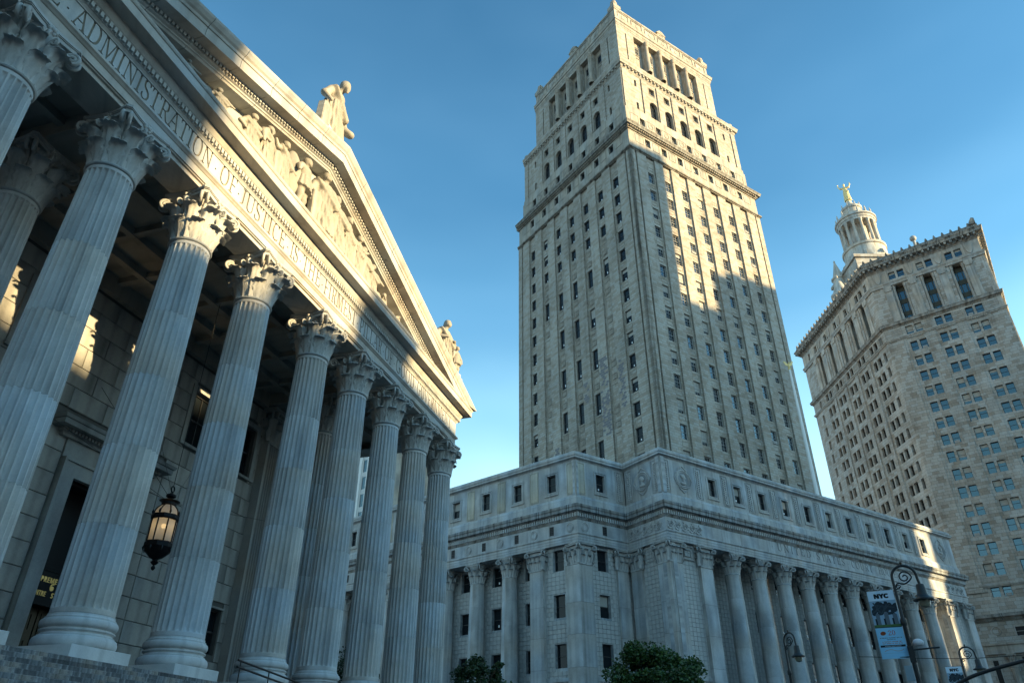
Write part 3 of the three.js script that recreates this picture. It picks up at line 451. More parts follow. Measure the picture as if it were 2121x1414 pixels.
// side-street face: x runs from far to the corner (negative away), z outward
const TS = new THREE.Matrix4().makeBasis(new THREE.Vector3(-wq[0], 0, -wq[1]), new THREE.Vector3(0, 1, 0), new THREE.Vector3(wq[1], 0, -wq[0])).setPosition(WC[0], 0, WC[1]);
const TF = T4(0, 0, 0), TW = T4(0, 0, -6.3), TK = T4(0, 0, 0, -Math.PI / 2);   // portico front, wing front, return face (x = depth towards the front)
const BL = 61.3;
{
  const path = [FAR, WC, [0, -6.3], [0, 0], [BL, 0], [BL, -6.3], [BL + 7.3, -6.3], [BL + 7.3, -60]];
  part(B, 'architrave', sweep(path, [[-1.9, 23.78], [-.08, 23.78], [-.08, 24.02], [-.04, 24.03], [-.04, 24.3], [0, 24.31], [0, 24.58], [.06, 24.6], [.12, 24.68], [.12, 24.75], [-1.9, 24.75]]), M.baseB);
  // friezes: plain runs, a carved inscription over the portico
  part(B, 'side_frieze', sweep([FAR, WC, [0, -6.3], [0, -.12]], [[-.9, 24.75], [-.03, 24.75], [-.03, 26.22], [-.9, 26.22]]), M.baseB);
  part(B, 'far_frieze', sweep([[BL, -.12], [BL, -6.3], [BL + 7.3, -6.3], [BL + 7.3, -60]], [[-.9, 24.75], [-.03, 24.75], [-.03, 26.22], [-.9, 26.22]]), M.baseB);
  const fr = part(B, 'inscribed_frieze', carvedSlab(0, BL, 24.75, 26.22, [['UNITED', 18.5, 25.0], ['STATES', 26.1, 32.0], ['COURT', 33.3, 38.0], ['HOUSE', 39.3, 43.6]], .68, 25.22, .06, [17.6, 25.55, 32.65, 38.65, 44.4]).translate(0, 0, -.09), M.baseB); fr.userData.label = 'frieze carved with widely spaced capitals';
  part(B, 'frieze_backing', bx(.1, BL - .1, 24.75, 26.22, -.9, -.092), stone(.30, .30, .29, TX.b));
  part(B, 'main_cornice', sweep(path, [[-.9, 26.22], [.0, 26.22], [.04, 26.26], [.1, 26.38], [.14, 26.42], [.14, 26.98], [.3, 27.0], [.34, 27.1], [.66, 27.1], [.66, 27.42], [.68, 27.44], [.74, 27.52], [.74, 27.72], [.70, 27.83], [-.9, 27.9]]), M.stainB);
  const den = [], row = (T, x0, x1) => { for (let x = x0; x < x1; x += .34) den.push(bx(x, x + .2, 26.5, 26.95, .12, .3).applyMatrix4(T)); };
  row(TS, -93, .2); row(TW, -7.2, -.35); row(TK, -6.1, .2); row(TF, 0, BL); part(B, 'dentil_row', merge(den), M.baseB);
  // attic storey
  part(B, 'attic_plinth', sweep(path, [[-2, 27.85], [.12, 27.85], [.12, 28.1], [.02, 28.16], [.02, 28.8], [-.06, 28.9], [-.12, 29.08], [-2, 29.08]]), M.baseB2);
  part(B, 'attic_cornice', sweep(path, [[-2, 33.3], [-.2, 33.3], [-.16, 33.36], [-.06, 33.46], [.1, 33.5], [.22, 33.52], [.22, 33.72], [.3, 33.76], [.34, 33.92], [.1, 33.95], [.1, 34.25], [.04, 34.32], [-2, 34.32]]), M.baseB);
  part(B, 'roof_deck', (() => { const g = new THREE.ExtrudeGeometry(poly([FAR, WC, [0, -6.3], [0, 0], [BL, 0], [BL, -6.3], [BL + 7, -6.3], [BL + 7, -60]].map(p => [p[0] * 1, -p[1] - (p[1] > -1 ? -.5 : 0)])), { depth: .3, bevelEnabled: false }); g.rotateX(-Math.PI / 2); g.translate(0, 33.7, 0); return clean(g); })(), std(.3, .3, .3));
  const attic = (T, x0, x1, wins, mat) => {
    const o = part(B, 'attic_wall', wallHoles(x0, x1, 29.05, 33.35, wins.map(x => rectHole(x - .65, x + .65, 30.05, 32.15)), .5), mat || M.baseB); o.applyMatrix4(T.clone().multiply(T4(0, 0, -.2)));
    for (const x of wins) {
      const s = part(B, 'attic_window_surround', merge([ringFrame(x - .95, x + .95, 29.75, 32.45, .12, -.25, -.1), ringFrame(x - .78, x + .78, 29.92, 32.28, .13, -.25, -.14), bx(x - 1.0, x + 1.0, 29.62, 29.78, -.25, -.06)]), M.baseB); s.applyMatrix4(T);
      addWindow(B, T.clone().multiply(T4(x - .65, 30.05, -.5)), 1.3, 2.1, { kind: 'plain', frame: M.frameDark, note: (x * 7 | 0) % 3 === 0, blind: (x * 13 | 0) % 4 === 0 ? 1 : 0, glass: x > 33 && x < 46 && T === TF ? M.glassSky : M.glass });
    }
  };
  const sideW = []; for (let i = 0; i < 18; i++) sideW.push(-3.6 - i * 5.17);
  attic(TS, -95, 0, sideW); attic(TW, -7.33, .25, [-3.5], M.baseB); attic(TK, -6.3, 0, []); const frontW = []; for (let i = 0; i < 11; i++) frontW.push(8.5 + i * 4.46); attic(TF, 0, BL, frontW);
  // attic pilaster strips and carved panels
  const strip = (T, x, w = 1.0) => { const s = part(B, 'attic_panel', merge([ringFrame(x - w / 2, x + w / 2, 29.3, 33.1, .07, -.25, -.13), bx(x - w / 2 + .12, x + w / 2 - .12, 29.45, 32.95, -.25, -.16)]), M.panelB); s.applyMatrix4(T); };
  for (let i = 0; i < 12; i++) strip(TS, -6.2 - i * 5.17, 1.25); strip(TS, -.75, 1.2); strip(TW, -6.4, 1.1);
  const garl = (T, x) => { const L = [ringFrame(x - .55, x + .55, 29.3, 33.1, .06, -.25, -.13)]; const r = rng(Math.round(x * 10) + 77); for (let i = 0; i < 13; i++) { const y = 29.6 + i * .26; for (const s of [-1, 1]) { const b = new THREE.SphereGeometry(.13 + r() * .05, 6, 4); b.scale(1.5, .8, .55); b.rotateZ(s * .7); b.translate(x + s * (.12 + r() * .08), y, -.17); L.push(clean(b)); } } const o = part(B, 'carved_garland', merge(L), M.baseB); o.applyMatrix4(T); };
  for (let i = 0; i < 11; i++) garl(TF, 6.3 + i * 4.46 + (i ? 0 : -.1)); garl(TF, 1.0); garl(TK, -1.15); garl(TK, -5.6); garl(TW, -.6);
  const medal = (T, x) => { const L = [], c = 31.2; for (const [a, b] of [[1.0, .085], [.82, .06]]) { const t = new THREE.TorusGeometry(a, b, 8, 36); t.scale(1, 1.08, 1); t.translate(x, c, -.16); L.push(clean(t)); }
    L.push(clean(new THREE.SphereGeometry(.3, 12, 10).scale(.85, 1.1, .6).translate(x + .08, c + .22, -.12)), clean(new THREE.SphereGeometry(.14, 8, 6).scale(1, 1, .6).translate(x + .33, c + .16, -.1)), clean(new THREE.CylinderGeometry(.14, .2, .4, 10).translate(x, c - .18, -.14)), clean(new THREE.SphereGeometry(.46, 12, 8).scale(1, .5, .4).translate(x, c - .48, -.16)), clean(new THREE.SphereGeometry(.24, 10, 8).scale(1.1, 1, .5).translate(x - .14, c + .36, -.12)));
    const ring = []; for (let i = 0; i < 40; i++) { const a = i / 40 * Math.PI * 2, q = 1.27 + .12 * Math.cos(a * 4) + .06 * Math.cos(a * 12); ring.push([x + Math.cos(a) * q * .95, c + Math.sin(a) * q * 1.12, -.16]); } L.push(tube(ring, .075, 90, 6, true)); const o = part(B, 'portrait_medallion', merge(L), M.baseB); o.applyMatrix4(T); };
  medal(TF, 3.65); medal(TK, -3.3); medal(TF, BL - 3.6);
  // frieze ornament: rinceau at the corner, roundels and vents along the side
  const scroll = (T, xs) => { const L = []; xs.forEach((x, i) => { const p = spiral([[x - .52, 25.1], [x - .3, 24.98], [x, 25.06], [x + .4, 25.48]], [x, 25.48], .4, 1.6, -1, 22); L.push(tube(p.map(q => [q[0], q[1], .0]), .055, 36, 6)); for (let k = 0; k < 5; k++) { const a = k * 1.25 + i, b = new THREE.SphereGeometry(.1, 6, 4); b.scale(1.5, .8, .6); b.rotateZ(a); b.translate(x + Math.cos(a) * .5, 25.48 + Math.sin(a) * .5, -.01); L.push(clean(b)); } }); const o = part(B, 'carved_scroll', merge(L), M.baseB); o.applyMatrix4(T); };
  scroll(TF, [.75, 1.85, 2.95, 4.05, 5.1]); scroll(TK, [-5.6, -4.5, -3.4, -2.3, -1.2]); scroll(TF, [BL - 4.8, BL - 3.6, BL - 2.4, BL - 1.2]);
  const vent = (T, x) => { const o = part(B, 'frieze_vent', bx(x - .3, x + .3, 24.97, 25.97, -.1, -.02), M.dark); o.applyMatrix4(T); const g = part(o, 'vent_grille', merge([ringFrame(x - .3, x + .3, 24.97, 25.97, .05, -.05, .0), ...[.2, .4, .6, .8].map(k => bx(x - .26, x + .26, 24.97 + k - .02, 24.97 + k + .02, -.05, -.005))]), M.frameDark); };
  const roundel = (T, x) => { const L = []; for (const [a, b] of [[.5, .045], [.36, .035]]) { const t = new THREE.TorusGeometry(a, b, 6, 28); t.translate(x, 25.46, -.02); L.push(clean(t)); } const o = part(B, 'frieze_roundel', merge(L), M.baseB); o.applyMatrix4(T); };
  for (let i = 0; i < 12; i++) { vent(TS, -3.62 - i * 5.19); roundel(TS, -1.05 - i * 5.17); } vent(TW, -3.4); roundel(TW, -6.3);
}
{ // base storeys: walls, pilasters, columns
  const holes3 = (x) => [[x - .75, x + .75, 21.1, 23.42], [x - .75, x + .75, 16.2, 18.6], [x - .75, x + .75, 11.25, 13.6], [x - .75, x + .75, 6.2, 8.6]];
  const H = a => a.map(o => rectHole(...o));
  let budget = 300; const wall = (T, x0, x1, z, op, seed, sh, lim) => {
    const Tz = T.clone().multiply(T4(0, 0, z)); const w = part(B, 'base_wall', wallHoles(x0, x1, 0, 24, H(op), .55), sh || M.baseB2); w.applyMatrix4(Tz.clone().multiply(T4(0, 0, -.05)));
    const inv = w.matrix.clone().invert(); w.updateMatrix(); const Tl = new THREE.Matrix4().copy(w.matrix).invert().multiply(Tz);
    courses(B, w, x0, x1, 4.6, 23.7, .455, 1.12, op, M.blockB, seed, Tl, lim, .014);
    for (const o of op) if (o[3] > 9) addWindow(B, Tz.clone().multiply(T4(o[0], o[2], -.42)), +(o[1] - o[0]).toFixed(2), +(o[3] - o[2]).toFixed(2), { kind: 'plain', frame: M.frameDark, note: o[2] > 9 && (o[0] * 10 | 0) % 3 !== 0, blind: z > -1 && (o[0] * 17 + o[2] | 0) % 4 === 0 ? 1 : 0 });
  };
  const cap = capitalSquare(1.8, .9, 2.1), pil = (T, x, w, zc, d) => { const g = grp(B, 'pilaster'); g.applyMatrix4(T); const zf = zc; for (const [a, b] of [[8, 11.15], [11.15, 14.3], [14.3, 17.45], [17.45, 21.35]]) part(g, 'shaft_stone', bx(x - w / 2, x + w / 2, a + .012, b - .012, zf - d, zf), M.blockB[(x * 3 + a | 0) % 2 ? 0 : 1]); part(g, 'shaft_core', bx(x - w / 2 + .02, x + w / 2 - .02, 7.8, 21.4, zf - d, zf - .02), M.joint); part(g, 'base', merge([bx(x - w / 2 - .2, x + w / 2 + .2, 4, 7.4, zf - d, zf + .2), bx(x - w / 2 - .1, x + w / 2 + .1, 7.4, 8.0, zf - d, zf + .1)]), M.baseB); return g; };
  const pcap = (T, x, z, w, d) => { const o = part(B, 'pilaster_capital', capitalSquare(w, d, 2.42), M.baseB); o.applyMatrix4(T.clone().multiply(T4(x, 21.36, z))); };
  const cornerPier = () => { const i = .08, nS = [wq[1], -wq[0]], k = (1 + 0), m = (() => { const a = [0, 1], b = nS, q = 1 + a[0] * b[0] + a[1] * b[1]; return [(a[0] + b[0]) / q, (a[1] + b[1]) / q]; })(), c = [WC[0] - m[0] * i, WC[1] - m[1] * i], pts = [c, [c[0] + 1.86, c[1]], [c[0] + 1.86 + wq[0] * 1.9, c[1] + wq[1] * 1.9], [c[0] + wq[0] * 1.9, c[1] + wq[1] * 1.9]];
    const g = grp(B, 'pilaster'), pr = (p, a, b) => { const e = new THREE.ExtrudeGeometry(poly(p.map(q => [q[0], -q[1]])), { depth: b - a, bevelEnabled: false }); e.rotateX(-Math.PI / 2); e.translate(0, a, 0); return clean(e); };
    for (const [a, b] of [[8, 11.15], [11.15, 14.3], [14.3, 17.45], [17.45, 21.35]]) part(g, 'shaft_stone', pr(pts, a + .012, b - .012), M.blockB[(a | 0) % 2]); const mid = pts.reduce((s, p) => [s[0] + p[0] / 4, s[1] + p[1] / 4], [0, 0]), sc = f => pts.map(p => [mid[0] + (p[0] - mid[0]) * f, mid[1] + (p[1] - mid[1]) * f]); part(g, 'shaft_core', pr(sc(.97), 7.8, 21.4), M.joint); part(g, 'base', merge([pr(sc(1.2), 4, 7.4), pr(sc(1.1), 7.4, 8)]), M.baseB); };
  // wing front and the return towards the portico
  wall(TW, -6.9, .9, -.55, holes3(-3.5), 101, null, 120); cornerPier(); pcap(TW, -6.36, -.96, 1.8, 1.8);
  wall(TK, -6.3, 0, -.45, [], 103, null, 70); pil(TW, -.95, 1.5, -.2, .5); pcap(TW, -.9, -.45, 1.5, .5); pil(TK, -5.45, 1.7, -.12, .5); pcap(TK, -5.4, -.37, 1.6, .5);
  pil(TF, .96, 1.86, -.08, 1.86); pcap(TF, .96, -1.0, 1.86, 1.84);
  wall(TF, 0, 6.6, -.55, [], 105, null, 80); pil(TF, 5.6, 1.86, -.08, 2.6); pcap(TF, 5.6, -1.0, 1.86, 1.86);
  for (const [T, x] of [[TF, 3.3], [TK, -3.6]]) { const o = part(B, 'fret_panel', merge([ringFrame(x - .9, x + .9, 22.0, 23.5, .08, -.6, -.4), ringFrame(x - .5, x + .5, 22.35, 23.15, .07, -.6, -.42)]), M.baseB); o.applyMatrix4(T); }
  // side street: first bay flat, then columns before a recessed wall
  wall(TS, -7.0, -.4, -.55, holes3(-3.2), 107, null, 160); pil(TS, -6.0, 1.86, -.08, 2.2); pcap(TS, -6.0, -1.0, 1.86, 1.86);
  const op = []; for (let i = 0; i < 10; i++) op.push(...holes3(-8.45 - i * 5.15)); wall(TS, -60, -6.9, -2.1, op, 109, null, 150);
  // portico: deep recess behind the columns
  const op2 = []; for (let i = 0; i < 11; i++) op2.push(...[[21.1, 23.42], [16.2, 18.6], [11.25, 13.6], [6.2, 8.6]].map(y => [8.0 + i * 4.5, 9.6 + i * 4.5, ...y])); wall(TF, 4.8, BL - 4.8, -3.6, op2, 111, M.baseB2, 60);
  part(B, 'portico_ceiling', bx(4.8, BL - 4.8, 23.75, 24.0, -3.6, -1.8), M.baseB2); part(B, 'portico_return', bx(6.5, 6.6, 4, 24, -3.6, -2.6), M.baseB2); part(B, 'colonnade_soffit', bx(-60, -7, 23.7, 24.0, -2.1, -1.8).applyMatrix4(TS), M.baseB2);
  // far end of the portico
  wall(TF, BL - 6.6, BL, -.55, [], 113, null, 0); pil(TF, BL - 5.6, 1.86, -.08, 2.6); pcap(TF, BL - 5.6, -1.0, 1.86, 1.86); pil(TF, BL - .96, 1.86, -.08, 1.86); pcap(TF, BL - .96, -1.0, 1.86, 1.84);
  part(B, 'far_wing_wall', merge([bx(BL, BL + 7.3, 0, 24, -8, -6.85), bx(BL + 6.7, BL + 7.25, 0, 24, -60, -6.9), bx(BL - 1, BL - .3, 0, 24, -7, -.6)]), M.baseB2);
  // smooth columns
  const rad = y => .98 - .13 * Math.pow(Math.max(0, (y - 8.4) / 13), 1.5), cr = capitalRound(.84, 2.4, false), cb = columnBase(1.0, .6);
  const joints = [8.4, 11.0, 13.6, 16.2, 18.8, 21.4], drums = joints.slice(0, -1).map((y, i) => lathe([[rad(y) - .02, y], [rad(y), y + .015], [rad((y + joints[i + 1]) / 2), (y + joints[i + 1]) / 2], [rad(joints[i + 1]), joints[i + 1] - .015], [rad(joints[i + 1]) - .02, joints[i + 1]]], 28));
  const column = (T, x, z) => { const c = grp(B, 'column'); c.applyMatrix4(T.clone().multiply(T4(x, 0, z))); drums.forEach((d, i) => part(c, 'drum', d, M.blockB[(i * 7 + Math.abs(x | 0)) % 2])); part(c, 'capital', cr, M.baseB).position.y = 21.38; part(c, 'base', cb, M.baseB).position.y = 7.8; part(c, 'plinth', bx(-1.15, 1.15, 4, 7.8, -1.15, 1.15), M.baseB); };
  for (let i = 0; i < 10; i++) column(TF, 10.91 + i * 4.5, -1.1); for (let i = 0; i < 9; i++) column(TS, -10.7 - i * 5.15, -1.05);
  part(B, 'podium', merge([bx(0, BL, 0, 4.6, -4, .4), bx(-7.33, .2, 0, 4.6, -8, -6.1), bx(-60, .2, 0, 4.6, -3, .25).applyMatrix4(TS)]), M.baseB2);
  part(B, 'belt_course', merge([bx(-7.36, 0, 9.95, 10.3, -6.9, -6.72), bx(.0, 6.6, 9.95, 10.3, -.6, -.42), bx(-7, .02, 9.95, 10.3, -.6, -.42).applyMatrix4(TS)]), M.baseB);
}
{ // the shaft
  const W = 33.4, Q = 34.2, X0 = 9.12, Z0 = -7.87, y0 = 30, PF = T4(X0, 0, Z0), PL = T4(X0, 0, Z0 - Q, -Math.PI / 2), REC = .45;
  const r = rng(303), rowTop = k => 95.2 - 3.95 * k;
  const faces = [{ T: PF, L: W, c: k => 16.7 + (k - 3) * 4.0, left: false }, { T: PL, L: Q, c: k => Q - (17.0 + (3 - k) * 4.15), left: true }];
  part(B, 'shaft_core', bx(X0 + .9, X0 + W - .02, y0, 100, Z0 - Q + .02, Z0 - .9), M.tower);
  for (const F of faces) {
    const holes = [], wins = [], carved = [], plain = [], blank = [];
    for (let k = 0; k < 7; k++) {
      const x = F.c(k), mid = F.left && k > 0 && k < 6; let y = 95.2;
      for (let q = 0; q < 17; q++) { const t = rowTop(q); if (t < 34) break; if (mid && q > 3) break; wins.push([x - .75, x + .75, t - 2.3, t]); plain.push([x, t - 3.4, t - 2.65]); }
      if (mid) for (let q = 0; q < 6; q++) { const t = 80.4 - 7.9 * q; carved.push([x, t - 3.5, t]); const w = [x - .68, x + .68, t - 7.75, t - 4.1]; if ((k === 1 && q > 0) || (k === 5 && q > 0)) blank.push(w); else wins.push(w); }
    }
    for (const w of wins) holes.push(rectHole(w[0], w[1], w[2], w[3]));
    const wall = part(B, 'shaft_wall', wallHoles(.02, F.L - .02, y0, 95.0, holes.filter((h, i) => wins[i][3] < 94.9), .5), M.tower); wall.applyMatrix4(F.T.clone().multiply(T4(0, 0, -.32)));
    // piers between the window strips, a slot near each corner
    const edges = [[0, 1.15], [1.5, F.c(0) - 1.0]]; for (let k = 0; k < 6; k++) edges.push([F.c(k) + 1.0, F.c(k + 1) - 1.0]); edges.push([F.c(6) + 1.0, F.L - 1.5], [F.L - 1.15, F.L]);
    for (const [a, b] of edges) { const p = part(B, 'pier', bx(a, b, y0, 94.6, -.6, 0), M.tower); p.applyMatrix4(F.T); }
    for (const [i, w] of wins.entries()) {
      if (w[3] > 94.9) continue; const h = +(w[3] - w[2]).toFixed(2), tall = h > 3, q = r(), warm = F.left && w[2] < 62 && w[0] > 20 && q < .5;
      const shut = !F.left && q < .1;
      addWindow(B, F.T.clone().multiply(T4(w[0], w[2], -.55)), +(w[1] - w[0]).toFixed(2), h, { kind: F.left ? 'plain' : 'grid', ac: !F.left && q > .97, frame: F.left ? M.frameDark : M.frameWhite, glass: F.left ? M.glass : (shut ? M.dark : q > .6 ? M.glassSky : M.glass), note: F.left && q > .35, blind: warm ? 2 : (!F.left && q > .2 && q < .5 ? [1, 3, 4][Math.floor(q * 97) % 3] : F.left && q > .86 ? [1, 3][Math.floor(q * 91) % 2] : 0), lit: warm });
    }
    for (const [x, a, b] of plain) if (b < 94) { const p = part(B, 'spandrel_panel', merge([ringFrame(-.66, .66, 0, +(b - a).toFixed(2), .07, -.05, .05)]), M.towerTrim); p.applyMatrix4(F.T.clone().multiply(T4(x, a, -.32))); }
    for (const [x, a, b] of carved) { const p = part(B, 'carved_panel', keyPanel(1.5, 3.5), M.towerCarve); p.applyMatrix4(F.T.clone().multiply(T4(x - .75, a, -.32))); }
    for (const w of blank) { const p = part(B, 'blank_panel', ringFrame(w[0] - .05, w[1] + .05, w[2], w[3], .09, -.05, .07), M.towerTrim); p.applyMatrix4(F.T.clone().multiply(T4(0, 0, -.32))); }
  }
  // repaired grey patches of stone on the shaded face
  const rp = (x, y, w, h, s) => { const rr = rng(s); for (let j = 0; j < h / .4; j++) for (let i = 0; i < w / .6; i++) if (rr() < .62) { const o = part(B, 'replaced_stone', stoneGeo(.57, .38, .05, .01), M.patch); o.applyMatrix4(PL.clone().multiply(T4(x + i * .6 + (j % 2) * .3, y + j * .4, .008))); } };
  const px = k => Q - (17.0 + (3 - k) * 4.15);
  rp(px(4) + 1.35, 45, 1.4, 13, 1); rp(px(5) + 1.4, 48, 1.2, 8, 2); rp(px(3) + 1.4, 52, 1.1, 4, 4); rp(px(1) + 1.5, 40, .8, 7, 3);
  const ring = (s) => [[X0 + s, Z0 - Q + s], [X0 + s, Z0 - s], [X0 + W - s, Z0 - s], [X0 + W - s, Z0 - Q + s], [X0 + s, Z0 - Q + s]];
  const band = (name, s, prof, mat) => part(B, name, sweep(ring(s), prof), mat || M.towerTrim);
  band('string_course', 0, [[-.6, 94.6], [.1, 94.6], [.14, 94.72], [.34, 94.8], [.34, 95.1], [.1, 95.4], [.02, 95.45], [-.6, 95.45]], M.towerDark);
  band('crown_cornice', 0, [[-1, 99.5], [.1, 99.5], [.16, 99.7], [.3, 99.75], [.36, 99.95], [.72, 100.0], [.78, 100.3], [.9, 100.5], [.9, 100.65], [-1, 101.0]], M.towerDark);
  const den = []; for (const F of faces) for (let x = .2; x < F.L - .2; x += .5) den.push(bx(x, x + .28, 99.72, 99.96, .1, .5).applyMatrix4(F.T)); part(B, 'cornice_dentils', merge(den), M.towerTrim).userData.kind = 'stuff';
  band('arcade_cornice', 1.1, [[-1, 117.3], [.05, 117.3], [.1, 117.5], [.25, 117.7], [.3, 118.1], [.62, 118.2], [.66, 118.6], [.8, 118.9], [.8, 119.1], [-2, 119.4]]);
  const br = []; for (const F of faces) for (let x = 1.6; x < F.L - 1.6; x += .95) br.push(bx(x, x + .35, 117.75, 118.15, -1.0, -.55).applyMatrix4(F.T)); part(B, 'cornice_brackets', merge(br), M.towerTrim).userData.kind = 'stuff';
  band('top_cornice', 2.9, [[-1, 134.2], [.05, 134.2], [.1, 134.6], [.2, 134.7], [.24, 135.3], [.42, 135.4], [.46, 135.9], [.55, 136.1], [-1, 136.3]]);
  band('parapet', 3.0, [[-1, 136.2], [-.05, 136.2], [-.05, 139.4], [.12, 139.5], [.12, 139.9], [-1, 140]]);
  part(B, 'crown_core', merge([bx(X0 + 1.9, X0 + W - 1.9, 100, 118, Z0 - Q + 1.9, Z0 - 1.9), bx(X0 + 5.0, X0 + W - 4.6, 118, 136, Z0 - Q + 4.6, Z0 - 5.0)]), M.tower);
  const pyr = new THREE.ConeGeometry(19, 26, 4, 1); pyr.rotateY(Math.PI / 4); part(B, 'gilded_roof', clean(pyr), M.gold).position.set(X0 + W / 2, 153, Z0 - Q / 2);
  for (const F of faces) {
    const cen = F.L / 2, sp = F.left ? 4.1 : 4.0, P = (z) => F.T.clone().multiply(T4(0, 0, z));
    // band of square windows and panels under the cornice, and again above it
    for (const [ya, yb, z, wy, wh, n] of [[95.4, 99.55, -.1, 97.3, 1.8, 7], [100.9, 106.3, -.7, 103.3, 1.75, 7]]) {
      const hs = []; for (let k = 0; k < n; k++) hs.push(rectHole(cen + (k - 3) * sp - .62, cen + (k - 3) * sp + .62, wy, wy + wh));
      const w = part(B, 'band_wall', wallHoles(ya > 100 ? .72 : .12, F.L - (ya > 100 ? .72 : .12), ya, yb, hs, .6), M.towerTrim); w.applyMatrix4(P(z));
      for (let k = 0; k < n; k++) addWindow(B, P(z).multiply(T4(cen + (k - 3) * sp - .62, wy, -.42)), 1.24, wh, { kind: F.left ? 'plain' : 'grid', frame: F.left ? M.frameDark : M.frameWhite, glass: M.glass, blind: r() < .4 && !F.left ? 1 : 0 });
      for (let k = 0; k <= n; k++) { const x = cen + (k - 3.5) * sp, e = k === 0 || k === n, w2 = e ? 1.0 : (ya > 100 ? 1.15 : .8); const o = part(B, 'band_panel', ringFrame(x - w2, x + w2, wy - .15, wy + wh + .15, .09, -.05, .06), M.towerTrim); o.applyMatrix4(P(z)); if (ya > 100 && !e) { const t = new THREE.TorusGeometry(.5, .06, 6, 22); t.scale(1.15, 1.2, 1); const q = part(o, 'wreath', clean(t), M.towerTrim); q.position.set(x, wy + wh / 2, .02); } }
    }
    // arcade storey
    const hs = [], z2 = -1.1; for (let k = -2; k <= 2; k++) { hs.push(archHole(cen + k * sp - .95, cen + k * sp + .95, 107.7, 112.2), rectHole(cen + k * sp - .68, cen + k * sp + .68, 114.3, 116.1)); } for (const s of [-1, 1]) hs.push(rectHole(cen + s * 12.2 - .28, cen + s * 12.2 + .28, 108, 109.8), rectHole(cen + s * 12.2 - .28, cen + s * 12.2 + .28, 114.2, 116.0));
    const w = part(B, 'arcade_wall', wallHoles(1.12, F.L - 1.12, 106.2, 117.4, hs, .8), M.tower); w.applyMatrix4(P(z2));
    band; const pil = []; for (const x of [1.1, 1.1 + 1.5]) { } for (let k = -3; k <= 2; k++) { const o = part(B, 'arcade_pier', bx(cen + (k + .5) * sp - .72, cen + (k + .5) * sp + .72, 107.2, 117.2, -.3, .22), M.tower); o.applyMatrix4(P(z2)); }
    for (const s of [-1, 1]) { const e = part(B, 'arcade_pier', bx(s < 0 ? 1.1 : F.L - 2.3, s < 0 ? 2.3 : F.L - 1.1, 106.3, 117.3, -.3, .2), M.tower); e.applyMatrix4(P(z2)); }
    const sill = part(B, 'arcade_sill', bx(1.0, F.L - 1.0, 106.25, 107.2, -.5, .35), M.towerTrim); sill.applyMatrix4(P(z2));
    for (let k = -2; k <= 2; k++) {
      const x = cen + k * sp; const f = part(B, 'arched_window', merge([ringFrame(x - .95, x + .95, 107.7, 112.2, .1, -.62, -.5), bx(x - .04, x + .04, 107.8, 112.1, -.6, -.5), ...[109, 110.2, 111.2].map(y => bx(x - .9, x + .9, y - .03, y + .03, -.6, -.5))]), M.frameDark); f.applyMatrix4(P(z2)); part(f, 'pane', bx(x - .93, x + .93, 107.75, 112.15, -.58, -.56), M.glass);
      const a = []; for (let i = 0; i <= 14; i++) { const an = Math.PI - i / 14 * Math.PI; a.push([x + Math.cos(an) * 1.05, 111.25 + Math.sin(an) * 1.05, .02]); } const tr = part(B, 'arch_trim', tube([[x - 1.05, 107.8, .02], ...a, [x + 1.05, 107.8, .02]], .07, 40, 6), M.towerTrim); tr.applyMatrix4(P(z2));
      addWindow(B, P(z2).multiply(T4(x - .68, 114.3, -.45)), 1.36, 1.8, { kind: F.left ? 'plain' : 'grid', frame: F.left ? M.frameDark : M.frameWhite });
      const sr = part(B, 'window_surround', ringFrame(x - .86, x + .86, 114.1, 116.3, .14, -.1, .05), M.towerTrim); sr.applyMatrix4(P(z2));
    }
    for (const s of [-1, 1]) for (const y of [108, 114.2]) { const o = part(B, 'slit_window', bx(cen + s * 12.2 - .28, cen + s * 12.2 + .28, y, y + 1.85, -.5, -.4), M.glass); o.applyMatrix4(P(z2)); }
    // top storey: open slots between engaged columns
    const z3 = -2.9, slots = []; for (let k = -2; k <= 2; k++) slots.push(rectHole(cen + k * 3.85 - 1.42, cen + k * 3.85 + 1.42, 124.2, 133.4)); for (const s of [-1, 1]) slots.push(rectHole(cen + s * 11.3 - .16, cen + s * 11.3 + .16, 124.6, 132.8));
    const tw = part(B, 'crown_wall', wallHoles(2.92, F.L - 2.92, 119.2, 134.4, slots, .95), M.tower); tw.applyMatrix4(P(z3));
    const bk = part(B, 'crown_back_wall', bx(4.0, F.L - 4.0, 119.3, 134.3, -1.2, -1.0), M.towerTrim); bk.applyMatrix4(P(z3));
    for (let k = -2; k <= 2; k++) { const x = cen + k * 3.85; addWindow(B, P(z3).multiply(T4(x - .6, 129.6, -.93)), 1.2, 2.0, { kind: F.left ? 'plain' : 'grid', frame: F.left ? M.frameDark : M.frameWhite }); const o = part(B, 'crown_panel', merge([ringFrame(x - .85, x + .85, 125.4, 128.6, .14, -1.1, -.88), ringFrame(x - .85, x + .85, 129.3, 132.0, .14, -1.1, -.88), bx(x - .5, x + .5, 124.3, 124.75, -1.1, -.9)]), M.towerTrim); o.applyMatrix4(P(z3)); }
    for (let k = -2; k < 2; k++) { const c = part(B, 'engaged_column', merge([lathe([[.62, 124.2], [.62, 124.6], [.52, 124.7], [.47, 132.3], [.56, 132.4], [.5, 132.5], [.6, 133.0], [.62, 133.4]], 20)]), M.towerTrim); c.applyMatrix4(P(z3).multiply(T4(cen + (k + .5) * 3.85, 0, .08))); }
